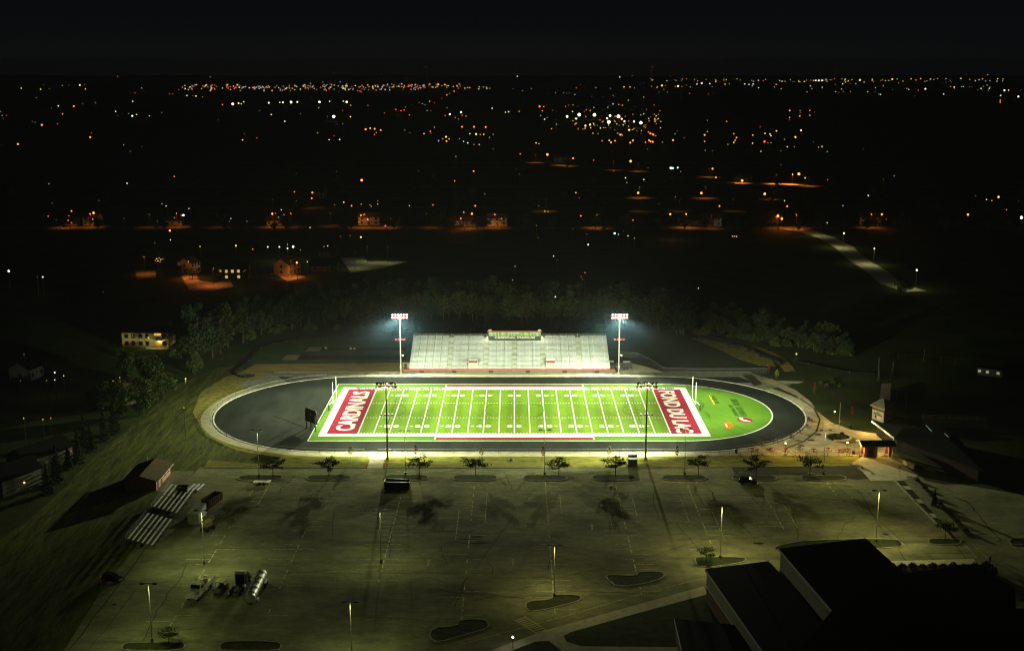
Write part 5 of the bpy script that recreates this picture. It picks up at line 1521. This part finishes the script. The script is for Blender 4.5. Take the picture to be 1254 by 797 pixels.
house('house', 'dark house with a row of yellow lit upper windows', G(287, 341), 15, 10, 5.6, R(4), M['siding'], M['roofdark'], ((0, 1), (1, 1), (2, 1), (3, 1), (4, 1), (1, 0), (3, 0)), wins=5)
house('house', 'dim grey flat-fronted house beside the pale lit ground patch', G(398, 331), 13, 9, 3.2, 0, M['siding'], M['roofdark'])
house('house', 'second dim grey house just behind the flat-fronted one', G(402, 313), 9, 8, 3, 0, M['siding'], M['roofdark'])
house('house', 'brown-roofed house half hidden behind the dark leafy trees', G(146, 492), 16, 11, 3.6, R(58), M['siding'], M['roofbrown'])
house('house', 'pale-sided house seen edge on through the conifers', G(50, 572), 15, 8, 4.6, R(-118), M['siding'], M['roofdark'], wins=4)
house('house', 'pale house corner lowest on the dark slope beside the orange lamp', G(15, 598), 12, 8, 4.6, R(-118), M['siding'], M['roofdark'])
house('house', 'dark gabled house with a faintly lit end wall far up the left slope', G(33, 462), 8, 8, 4, R(80), M['siding'], M['roofdark'])
for i, (x, y) in enumerate(((123, 479), (131, 476), (138.5, 467.5), (146.5, 463), (153, 466))):
    t = thing('solar_light', 'tiny amber light on the brown shingled roof', 'light', G(x, y, 5.4), 0, 'tiny lights on the brown roof')
    obj('bulb', MB().ball((0, 0, .2), .2), LAMP['y', 1], t); obj('stem', MB().tube((0, 0, -.2), (0, 0, .1), .04), M['darksteel'], t)
a = G(1198, 459); b = G(1225, 462.5)
t = thing('scoring_hut', 'dark hut with three small pale lit panes on the far ball field', 'hut', a, math.atan2(b.y - a.y, b.x - a.x))
Lh = (b - a).length
obj('wall', MB().box(Lh / 2, 1.6, 0, Lh + 1, 3, 2.6), M['darksteel'], t); obj('roof', MB().box(Lh / 2, 1.6, 2.6, Lh + 1.6, 3.8, .2), M['roofdark'], t)
for u in (.04, .4, .88): obj('lit_pane', MB().box(Lh * u, .06, 1.0, 1.0, .06, .9), mat('faint_lit_pane', (.8, .8, .6), .4, 0, emit=(.9, 1, .7), es=.16), t)
# apartment block with the lit door
a, b = G(150, 425), G(207, 425)
L_ = b.x - a.x
t = thing('apartment_block', 'two-storey yellow brick apartment block with one lit doorway', 'apartment', ((a.x + b.x) / 2, a.y, 0), 0)
obj('wall', MB().box(0, 5, 0, L_, 10, 5.6), M['yellowbrick'], t); obj('roof', MB().box(0, 5, 5.6, L_ + 1.6, 11.6, .4), M['roofdark'], t)
for i, fx in enumerate((.1, .24, .4, .54, .9)):
    for fl in range(2):
        f_ = obj('window', MB().box(-L_ / 2 + L_ * fx, -.04, .7 + fl * 2.8, 1.5, .08, 1.7), M['siding'], t)
        obj('pane', MB().box(-L_ / 2 + L_ * fx, -.09, .8 + fl * 2.8, 1.25, .04, 1.5), M['darkglass'], f_)
obj('stair_window', MB().box(-L_ / 2 + L_ * .77, -.04, 4.5, 2.6, .08, .9), M['litwin'], t)
obj('entrance', MB().box(-L_ / 2 + L_ * .81, -.05, 0, 1.5, .1, 2.4), mat('orange_door', (.5, .2, .04), .6, 0), t)
obj('porch_roof', MB().box(-L_ / 2 + L_ * .81, -.6, 2.75, 2.2, 1.2, .12), M['fascia'], t)
dx = (a.x + b.x) / 2 - L_ / 2 + L_ * .81
point('porch_lamp_light', (dx, a.y - .7, 2.45), 260, (1, .85, .35), .1)
point('porch_lamp_light', (dx - 5, a.y - 2.5, 3.2), 130, (.9, 1, .4), .1)
point('wall_lamp_light', ((a.x + b.x) / 2 - 6, a.y - 4, 3.5), 60, (1, .75, .25), .1)
obj('porch_lamp', MB().ball((-L_ / 2 + L_ * .81, -.3, 2.55), .22), LAMP['w', 3], t)
struct('front_path', MB().sheet(gp([(178, 426.2), (206, 426.2), (206, 427.2), (178, 427.2)]), .04), M['concrete'])

# ------------------------------------------------------------------ streets of the dark suburb
SODIUM = (1, .25, .03)
road = mat('suburb_road', (.05, .048, .044), .95, c2=(.085, .082, .074), scale=.06)
drv = mat('suburb_drive', (.3, .29, .26), .9, c2=(.4, .38, .34), scale=.1)
rds = MB()
for y in (279.3, 254.8, 243, 228.5, 205, 199):
    Y = G(600, y)[1]; w_ = 11 if y > 240 else 16
    rds.sheet([(-1500, Y - w_ / 2), (1500, Y - w_ / 2), (1500, Y + w_ / 2), (-1500, Y + w_ / 2)], .03 + y * .0001)
struct('suburb_street', rds, road)
struct('side_street', MB().strip([G(*p)[:2] for p in ((962, 279), (990, 284), (1012, 291), (1034, 303), (1052, 319), (1075, 333), (1090, 347), (1122, 357))], 11, .035)
       .strip([G(*p)[:2] for p in ((900, 225), (960, 225.5), (1003, 229.5))], 14, .036), mat('pale_road', (.3, .3, .26), .9, c2=(.38, .38, .33), scale=.05))
struct('driveway', MB().sheet(gp([(222, 338), (240, 335), (244, 344), (262, 346), (282, 344), (286, 351), (262, 356), (232, 356)]), .05).sheet(gp([(338, 336), (360, 335.5), (374, 339), (352, 345)]), .05).sheet(gp([(165, 331), (190, 330), (192, 340), (168, 343)]), .05), drv)
struct('bare_lot', MB().sheet(gp([(417, 316), (445, 315), (450, 320), (500, 320), (470, 328), (430, 334)]), .04), drv)

# lamps over the lit pools: (x, y of the pool, power, colour, spread)
pools = [(81.5, 279, 5200, 'o'), (111.5, 278.5, 4200, 'o'), (217, 278, 4200, 'o'), (184, 278.5, 1400, 'o'), (267, 278.5, 900, 'o'), (338, 278, 3600, 'o'), (357, 278, 1600, 'o'), (405, 277, 1200, 'o'), (446, 279, 5200, 'o'), (473, 279, 4200, 'o'),
         (574, 280, 4200, 'o'), (529, 279, 1500, 'o'), (606, 279, 4600, 'o'), (730, 279.5, 5200, 'o'), (840, 279, 7500, 'o'), (871, 280, 2200, 'o'), (783, 242.5, 4200, 'o'), (784, 259, 1600, 'o'), (668, 259, 3000, 'o'), (832, 259, 1500, 'o'),
         (863, 243, 3600, 'o'), (898, 258.7, 1500, 'o'), (656, 199.5, 3600, 'o'), (686, 202.5, 7000, 'o'), (696, 203.5, 6000, 'o'), (751, 208.5, 2500, 'o'), (782, 210, 5000, 'o'), (868, 217, 6000, 'o'), (906, 224, 6500, 'o'), (950, 225.5, 6000, 'o'), (970, 225.8, 8000, 'o'), (990, 228, 5000, 'o'),
         (952, 279.5, 8500, 'o'), (975, 279.5, 5000, 'o'), (1066, 279, 4000, 'o'), (945, 244.5, 2200, 'o'), (178, 336, 1500, 'o'), (232, 341, 4600, 'o'), (262, 350, 3000, 'o'), (357, 340, 3000, 'o'),
         (450, 321, 900, 'y'), (475, 322, 800, 'y'), (435, 329, 800, 'y')]
PC = {'o': SODIUM, 'y': (.95, .95, .38)}
shade = MB().tube((0, 0, 0), (0, 0, 8.9), .11, .07, 6).tube((0, 0, 8.9), (0, -1.6, 9.25), .06, n=5)
shade_me = shade.mesh('pole', M['bronze'])
hood_me = MB().box(0, -1.9, 9.15, .4, .8, .22).mesh('lamp_hood', M['bronze'])
for i, (x, y, pw, c) in enumerate(pools):
    p = G(x, y)
    t = thing('hooded_street_lamp', 'hooded %s street lamp over a small lit patch in the dark suburb' % ('orange' if c == 'o' else 'pale yellow'), 'street lamp', p, rng.uniform(0, 6.28), ('hooded orange street lamps over lit patches' if c == 'o' else 'hooded pale street lamps over lit patches'))
    obj('pole', shade_me, None, t); obj('lamp_hood', hood_me, None, t)
    spot('street_lamp_light', (p.x, p.y, 9.0), (p.x, p.y, 0), pw * (2.4 if c == 'o' and y < 300 else 1.3) * (1.0 if y > 250 else 1.5), PC[c], 120 if c == 'o' else 146, .9, .3)

# ------------------------------------------------------------------ every lamp one can see in the dark
T = {}
T[0, 70] = '''102 150 y2,195 155 y2,210 133 d1,236 152 d1,299 137 y1,330 136 d1,383 135 y3,405 133 d1,410 154 y2,569 93 o1,680 149 g1,648 173 o1,637 213 w2,814 177 o1,829 178 o1,555 261 w2,565 283 d1,717 283 w1,635 283 g3,655 276 y2,618 272 d2,280 235 w2,247 245 d1,354 236 o3,300 273 o2,156 309 d1,201 326 o3,276 321 o1,30 280 r1,10 281 b1,2 262 d2,86 418 o3,8 421 d1,433 385 o3,594 422 y1,681 431 d1,1145 50 o1,1011 96 w1,1068 229 o2,1117 226 w4,1145 222 y3,1158 225 y2,1170 215 w2,1164 398 y2,1172 369 d1,1233 389 o1,1047 302 d1,235 608 d2,610 606 w2,836 573 o2,858 157 o1,875 145 w1,889 152 w2,923 157 r2,897 185 w2,925 186 r1,940 188 w2,972 192 o1,1015 150 o3,1012 159 w2'''
T[310, 70] = '''390 75 r1,603 105 d1,830 50 d1,833 98 o1,888 132 o3,920 133 o3,742 102 r1,75 220 w3,128 218 w2,143 218 w3,182 217 w4,212 216 w3,318 216 w4,367 213 g2,433 212 y2,449 216 w4,468 232 o2,315 244 w1,87 276 y2,152 309 w2,227 273 o1,387 286 w5,357 285 d1,467 287 y2,430 257 o1,551 232 o1,630 269 o1,685 252 r2,710 258 r2,725 255 o2,750 278 r2,730 240 o1,797 219 r1,825 230 b1,847 213 o2,870 220 r1,812 225 w1,930 182 o2,942 175 o1,905 198 r1,944 275 w3,998 265 g3,1003 280 r2,970 290 y1,1022 284 w1,985 298 y1,922 281 r2,1147 246 w2,1211 265 y2,1226 262 y1,540 347 o3,562 342 o3,583 345 o3,612 351 o3,582 372 r2,591 363 w1,1003 335 o3,1060 335 o3,1116 336 o3,1040 368 y2,1070 370 y3,1090 372 o2,1107 371 y2,1152 371 y1,1134 386 w1,926 383 y3,928 404 o3,890 402 b2,940 393 y2,910 392 o2,990 392 w1,820 368 y2,850 357 o2,854 366 o1,870 337 w1,728 351 y1,753 363 d1,365 397 w2,415 396 w2,388 378 r1,310 365 y1,1030 412 g2,1060 420 d2,1085 420 y2,1010 405 y2,973 477 g1,1152 442 o1,794 546 y1,866 573 o1,1058 548 o3,967 595 o2,521 591 o4,400 550 d1,19 389 r1,835 257 g1,852 258 r1'''
T[620, 70] = '''53 93 w2,698 48 r1,543 96 w2,603 90 d1,120 152 y1,78 162 y1,32 153 d1,355 133 o1,336 148 o1,499 152 b1,430 147 g1,565 144 y2,594 144 y2,615 147 b1,698 141 o1,747 137 y3,725 142 y1,824 140 w3,843 142 y1,864 135 o1,915 130 w2,938 126 w3,918 115 w1,977 128 w2,1005 118 w2,1050 131 y2,1070 129 y1,1145 130 w2,1165 132 w2,1185 130 w2,1178 113 g1,1210 113 w2,1232 116 r1,660 193 y1,709 231 o1,970 178 o1,880 175 o1,236 172 g1,275 172 g1,290 174 d1,303 173 d1,329 180 g1,733 169 d1,774 169 o1,160 238 o3,180 238 o2,62 261 o2,11 263 g2,173 258 o2,222 256 d1,165 281 w1,184 299 w2,196 292 g1,217 344 o2,241 323 g1,285 237 g1,300 232 r1,320 230 g1,350 277 w5,292 286 w4,336 296 w3,318 262 y2,423 278 w5,498 282 w4,484 295 w3,538 285 w5,554 297 w3,567 309 w3,492 312 w5,465 308 r2,613 310 w3,646 316 w5,686 307 o2,557 232 o2,540 228 w1,380 330 y3,378 342 y2,402 325 y3,420 320 y2,405 340 y2,452 341 y2,590 350 y3,344 348 r1,416 366 o2,535 366 o2,547 373 o3,557 376 o2,500 340 d1,520 350 d1,460 402 o2,494 400 w2,503 410 o3,522 402 o3,595 411 o3,608 401 o3,682 360 o2,692 367 o3,705 372 o3,717 378 o2,668 409 o2,685 400 o3,692 405 o3,703 407 o3,750 409 y1,800 399 o3,810 369 g1,820 356 d1,952 374 o3,965 358 o2,952 405 o2,1092 368 o2,1105 387 o3,1092 410 y2,1098 400 y2,1064 419 y1,1183 375 y2,1182 414 y2,1240 405 o3,1242 367 o2,1218 336 o1,965 304 o1,1058 309 o2,143 412 w2,157 416 o2,67 465 o2,197 468 o4,321 486 o3,419 495 r2,597 500 o4,572 580 w2,579 602 g1,660 588 w2,823 531 g3,790 533 w4,800 533 g3,990 536 o3,1006 578 o3,1132 593 o4,62 562 d1,955 448 d2,990 450 d1,1222 453 d3'''
T[934, 70] = '''3 115 r2,65 132 o2,82 114 y2,93 117 w2,107 117 w1,153 119 d1,172 117 y2,200 118 y2,210 112 y1,255 113 w3,270 113 w3,285 113 w3,245 113 y2,300 112 y1,323 110 y1,229 139 w2,213 168 w1,348 132 r1,384 129 y2,397 120 y2,410 115 y2,420 128 d1,447 128 w1,467 111 y3,527 111 y2,575 108 y1,596 113 d1,622 107 y3,645 106 g1,712 105 y2,758 104 y2,805 106 y2,951 103 w2,1055 105 y2,1128 105 y2,973 83 d1,1075 85 g1,365 170 d1,388 166 o1,421 166 o1,350 167 y1,504 167 y1,540 166 r1,566 180 w2,558 178 b1,701 156 o2,747 160 o1,781 153 w3,868 178 w2,902 142 y1,922 143 d1,905 121 d1,880 121 d1,955 143 g1,1003 143 d1,1032 158 d1,1053 158 d1,1083 160 d2,1077 135 g1,1160 160 w3,1180 160 y2,1142 185 w2,1140 208 o2,1140 218 o2,1227 190 w3,1238 160 d1,624 157 d1,130 257 y2,180 257 g1,180 267 r1,178 283 o2,226 257 o2,226 280 o2,129 290 o2,128 300 o1,250 265 d1,11 367 y2,35 370 y2,40 378 w2,8 407 r3,25 412 y1,40 411 y1,66 355 y2,184 352 y3,157 384 y3,118 431 y2,152 431 d2,105 395 d2,88 450 d1,285 430 d3,310 454 d2,243 408 d1,268 433 y1,174 561 o4,204 580 y2,312 589 o1,580 587 d1,631 570 b1'''
T[0, 220] = '''343 151 o3,330 175 r3,327 196 o2,343 207 r2,231 176 o2,269 193 d1,449 160 o4,424 185 r1,445 190 y2,250 113 d1,475 101 d1,778 117 g1,797 127 w2,907 139 w2,880 171 w4,870 172 o2,837 183 d2,815 245 o4,818 289 w2,743 304 d1,960 321 y2,595 187 d1,755 200 d1,1108 187 b2,1101 201 o1,1185 200 b1,1132 317 y3,1213 334 o2,42 439 w4,205 467 w3,180 468 d1,752 380 y2,764 376 o2,772 384 y2,758 390 y2,768 394 y1,782 380 y1,745 388 y1,115 838 d1,116 1453 o4,882 1094 y1,495 540 d1'''
T[310, 220] = '''198 59 o2,284 63 o3,281 90 o3,92 97 d1,207 103 d1,92 164 o4,135 145 y2,175 146 d1,148 168 w1,121 181 w1,435 109 w2,392 122 o1,472 126 o3,519 118 o2,560 122 y1,567 128 o2,598 118 o2,598 102 o1,517 172 o3,507 202 o2,550 191 o3,635 222 r3,660 188 d1,750 126 y2,863 122 y2,273 230 w2,1011 157 y2,1066 126 o3,1050 164 o4,997 187 o3,1013 222 o1,1192 187 o2,1112 69 w1,418 272 o1,465 269 o1,517 276 y3,70 323 w3,126 323 w3,165 330 w3,192 322 w4,165 311 g1,227 338 w1,340 321 y1,358 318 w2,210 398 o4,260 394 y2,90 452 d1,660 412 d1,833 163 d1,1245 481 w1'''
T[620, 220] = '''334 63 y2,350 88 o1,358 174 o3,156 126 y1,145 220 y1,320 238 d1,387 262 d1,153 279 o1,393 312 w3,227 367 w2,243 385 d1,42 416 w1,31 482 w1,378 446 o2,365 478 d1,360 465 o1,608 195 o2,520 258 g4,538 263 g2,584 270 w2,615 281 w1,563 247 d1,633 64 o4,787 166 o4,936 65 o4,1023 127 o3,812 83 w1,733 116 d1,1085 272 y2,1095 272 y2,1105 273 y2,922 521 g2,235 562 w3,185 152 y2,200 153 o2'''
T[934, 220] = '''10 69 o4,105 102 y2,118 128 o3,74 175 o4,92 188 o4,310 207 w2,390 258 w3,385 125 b2,507 77 w2,572 167 o4,593 190 o1,536 331 w3,740 434 w4,985 168 o4,1132 84 o4,1100 101 o2,1074 96 y2,1022 78 d1,1242 182 w5,1170 145 o2,1228 104 d1'''
T2 = '''57 466 d1,25 466 d1,67 456 w3,67 465 w2,78 460 y2,29 512 y1,52.5 513.5 y1,62 512 o1,87 552 r1,155 442 d1,248 395 d1'''
NAME = {'o': ('street_lamp', 'street lamp', 'orange'), 'r': ('signal_lamp', 'signal light', 'red'), 'w': ('area_lamp', 'lamp', 'white'), 'y': ('porch_lamp', 'lamp', 'yellow'), 'g': ('flood_lamp', 'lamp', 'greenish white'), 'b': ('sign_lamp', 'lamp', 'bluish'), 'd': ('window_lamp', 'lamp', 'dim yellowish')}
spots = []
for (ox, oy), s_ in T.items():
    for e in s_.split(','):
        a, b, c = e.split()
        spots.append((ox + float(a) / 3.919, oy + float(b) / 3.919, c[0], int(c[1])))
for e in T2.split(','):
    a, b, c = e.split(); spots.append((float(a), float(b), c[0], int(c[1])))
def band(y):
    if y < 100.5: return 'hovering faintly above the skyline'
    if y < 114: return 'in the far skyline row of lights'
    if y < 130: return 'just below the far skyline'
    if y < 160: return 'around the distant ballpark'
    if y < 185: return 'below the distant ballpark'
    if y < 232: return 'along the farther streets'
    if y < 272: return 'along the middle streets'
    if y < 312: return 'along the nearest lit street'
    if y < 372: return 'near the nearest houses'
    return 'beside the dark grounds'
groups = {}
for x, y, c, s in spots:
    groups.setdefault((band(y), c), []).append((x, y, s))
POLE = MB().tube((0, 0, 0), (0, 0, 1), .09, .06, 6).mesh('pole', M['bronze'])
ballm = {}
for (bd_, c), L0 in groups.items():
    L0.sort()
    nm, cat, cn = NAME[c]
    for i, (x, y, s) in enumerate(L0):
        yy = max(y, 91.5)
        h = 8.6
        p = G(x, yy, h)
        if yy < 95: 
            # on a far rise or a mast: a tall lamp nearer than the skyline
            p = G(x, 108, 0); h = Zat(y, p.y); p.z = h
        dep = (p - Vector((0, CAMY, CAMZ))).length
        pr = {1: .42, 2: .58, 3: .82, 4: 1.1, 5: 1.4}[s] * rng.uniform(.88, 1.12) * (1.0 if y < 240 else .85)
        r_ = max(.16, pr * dep / 1210)
        word = {1: 'tiny', 2: 'small', 3: 'bright', 4: 'large bright', 5: 'brightest'}[s]
        if len(L0) <= 14:
            lab = '%s %s lamp %s, %s such' % (word, cn, bd_, ORD[i]) if len(L0) > 1 else '%s %s lamp %s, the only such' % (word, cn, bd_)
            grp = '%s lamps %s' % (cn, bd_)
        else:
            lab = '%s %s lamp %s' % (word, cn, bd_); grp = '%s %s lamps %s' % (word, cn, bd_)
        t = thing(nm, lab, cat, (p.x, p.y, 0), 0, grp)
        po = obj('pole', POLE, None, t); po.scale = (1, 1, p.z - r_ * .5)
        if (c, s) not in ballm: ballm[c, s] = MB().ball((0, 0, 0), 1, 8, 6).mesh('lamp_globe', LAMP[c, s])
        g = obj('lamp_globe', ballm[c, s], None, t, (0, 0, p.z)); g.scale = (r_, r_, r_)
# the finest grain of the far skyline, past counting
fine = MB(); cm = [LAMP[k] for k in (('o', 1), ('w', 1), ('y', 1), ('r', 1), ('o', 2), ('w', 2), ('b', 1), ('g', 1), ('y', 2), ('r', 2))]
rr = random.Random(21)
def addfine(x, y, mi, k=.4):
    k *= 1.4
    p = G(x, y, 8); d = (p - Vector((0, CAMY, CAMZ))).length
    fine.ball(p, k * d / 1210, 5, 4, mi)
for i in range(330):
    x = rr.uniform(225, 600); 
    m_ = 106.5 + 2.4 * math.sin(x / 47.0) * .5 + (-1.6 if 360 < x < 420 else 0)
    if x < 300 and rr.random() < .35: continue
    y = m_ + rr.gauss(0, 1.7) + (rr.random() < .25) * rr.uniform(0, 5)
    if x > 520 and rr.random() < .45: continue
    addfine(x, max(y, 100.5), rr.choice((0, 0, 1, 1, 2, 2, 3, 4, 5, 6, 7, 8, 9)), rr.uniform(.3, .5))
for i in range(90):
    x = rr.uniform(780, 1240); addfine(x, 98.5 + rr.gauss(0, 1.3) + (rr.random() < .3) * 9, rr.choice((0, 1, 1, 2, 2, 5, 7)), rr.uniform(.25, .42))
for i in range(70):
    x = rr.uniform(700, 810); addfine(x, 148 + rr.gauss(0, 9), rr.choice((0, 0, 4, 2, 2, 8, 1)), rr.uniform(.25, .45))
for i in range(24):
    addfine(rr.uniform(0, 1254), rr.uniform(112, 215), rr.choice((0, 2, 2, 1)), rr.uniform(.14, .26))
o = obj('distant_city_lights', fine, cm); o['kind'] = 'stuff'
# lights that fall on ground and trees beside the brightest lamps
for x, y, pw, c in ((821, 279, 2500, SODIUM), (953, 268, 5000, SODIUM), (958, 270, 5000, SODIUM), (1080, 268, 3000, SODIUM), (578, 266, 3000, SODIUM), (564, 269, 3000, SODIUM), (333, 265, 2500, SODIUM), (363.5, 324, 5200, SODIUM), (240, 326, 6000, SODIUM), (382, 243, 3000, SODIUM), (442, 264, 3000, SODIUM),
                    (291, 336, 250, (1, .85, .4)), (298, 338, 250, (1, .9, .5)), (355, 303, 1500, (.85, 1, .85)), (340, 304, 1500, (.85, 1, .85)), (29.5, 591, 120, SODIUM), (67, 458, 250, (1, .95, .7))):
    p = G(x, y, 7); point('street_glow', p + Vector((0, -2.5, 0)), pw * .35, c, .3)
for i, (x, y, s, k) in enumerate(((945, 279, 1.0, 0), (932, 281, .8, 1), (1062, 276, .9, 2), (1072, 281, .8, 3), (558, 273, 1.1, 4), (545, 277, .9, 5), (378, 248, 1.0, 6), (363, 273, 1.0, 0), (432, 273, .8, 2), (236, 342, .7, 3), (222, 335, .6, 6),
                                  (318, 304, .8, 1), (330, 303, .8, 2), (348, 302, .8, 4), (270, 344, .6, 5), (300, 344, .6, 0), (843, 273, .8, 3), (850, 274, .7, 5), (196, 329, .7, 2), (1110, 360, .7, 1), (1103, 362, .6, 4))):
    plant('suburb_tree', WOOD[k], 'street tree lit from beside by a lamp in the dark suburb', 'tree', G(x, y), s=s * .8, group='street trees beside lamps in the dark suburb')

rt = random.Random(77)
for yy_, nn, off in ((279.3, 46, 11), (254.8, 22, 12), (243, 22, 12), (228.5, 18, 14), (205, 14, 16)):
    Y = G(600, yy_)[1]
    for i in range(nn):
        x = -330 + 680 * (i + rt.random()) / nn if yy_ > 260 else -420 + 860 * (i + rt.random()) / nn
        plant('suburb_tree', WOOD[rt.randrange(7)], 'added dark street tree breaking up the light of an orange-lit street', 'tree', (x, Y - off - rt.random() * 4, 0), s=rt.uniform(.5, .8), group='added dark trees in front of the lit streets')  # unseen trees added to break up the pools of street light
for i, (x, y, rz, L_) in enumerate(((86, 275.5, 4, 11), (114, 275.5, -8, 10), (213, 275, 5, 12), (336, 275, 12, 10), (390, 242, -10, 12), (452, 275, 6, 14), (478, 274.5, -4, 12), (560, 275, 30, 11), (579, 276, -6, 11), (609, 276, 0, 13), (845, 275, 5, 15), (872, 276, -6, 12), (946, 272, 12, 10), (1064, 275, -14, 12), (909, 221, 0, 16), (689, 199, 0, 18))):
    house('house', 'house front washed orange beside the lit streets, %s of sixteen' % (ORD + ['fifteenth from the left', 'rightmost'])[[0, 1, 2, 3, 4, 5, 6, 7, 8, 9, 11, 12, 14, 15, 13, 10][i]], G(x, y), L_, 8, rt.choice((3, 3.2, 5.4)), R(rz), W_S if i % 2 else M['yellowbrick'], M['roofbrown'])
# ------------------------------------------------------------------ night air
HAZE = 0.00011
if HAZE:
    hz = obj('haze', MB().box(0, 4100, -1, 17400, 9700, CAMZ + 9), None)
    hz.data.materials.clear()
    m = bpy.data.materials.new('night_haze'); m.use_nodes = True
    nt = m.node_tree
    nt.nodes.remove(nt.nodes['Principled BSDF'])
    pv = nt.nodes.new('ShaderNodeVolumePrincipled')
    pv.inputs['Color'].default_value = (.8, .85, .9, 1); pv.inputs['Density'].default_value = HAZE
    nt.links.new(pv.outputs[0], nt.nodes['Material Output'].inputs['Volume'])
    hz.data.materials.append(m); hz['kind'] = 'stuff'
def halo_ball(loc, sc3):  # blue-tinted volume ball added to imitate the glow round a floodlight
    m = bpy.data.materials.new('lamp_halo'); m.use_nodes = True
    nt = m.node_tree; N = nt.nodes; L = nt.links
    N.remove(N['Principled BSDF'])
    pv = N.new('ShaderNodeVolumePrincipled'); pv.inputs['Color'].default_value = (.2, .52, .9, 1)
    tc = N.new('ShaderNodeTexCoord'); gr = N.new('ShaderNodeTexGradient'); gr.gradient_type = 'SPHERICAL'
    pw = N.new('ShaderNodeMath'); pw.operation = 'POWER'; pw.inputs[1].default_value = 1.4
    mu = N.new('ShaderNodeMath'); mu.operation = 'MULTIPLY'; mu.inputs[1].default_value = HALOD
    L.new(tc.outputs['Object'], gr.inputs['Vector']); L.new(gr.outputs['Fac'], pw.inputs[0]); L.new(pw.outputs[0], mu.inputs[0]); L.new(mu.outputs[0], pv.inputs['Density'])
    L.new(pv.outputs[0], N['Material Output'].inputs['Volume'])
    o = obj('halo_ball', MB().ball((0, 0, 0), 1, 16, 12), m, None, loc); o.scale = sc3; o['kind'] = 'stuff'
for x, y, pw in ((1028, 284, 2600), (1066, 303, 2600), (1115, 330, 2000), (1003, 271, 1500)):
    p = G(x, y, 9.4); spot('road_lamp_light', p, (p.x, p.y, 0), pw, (.97, .93, .4), 160, .9, .3)
HALOD = .0014
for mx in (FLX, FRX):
    halo_ball((mx, 42.5, FH - 7), (24, 15, 14))
cy = sc.cycles
cy.max_bounces = 6; cy.diffuse_bounces = 2; cy.glossy_bounces = 3; cy.transparent_max_bounces = 12; cy.volume_bounces = 0
cy.sample_clamp_indirect = 4; cy.use_light_tree = True
cy.use_denoising = True
sc.cycles.pixel_filter_type = 'BLACKMAN_HARRIS'; sc.cycles.filter_width = 1.2
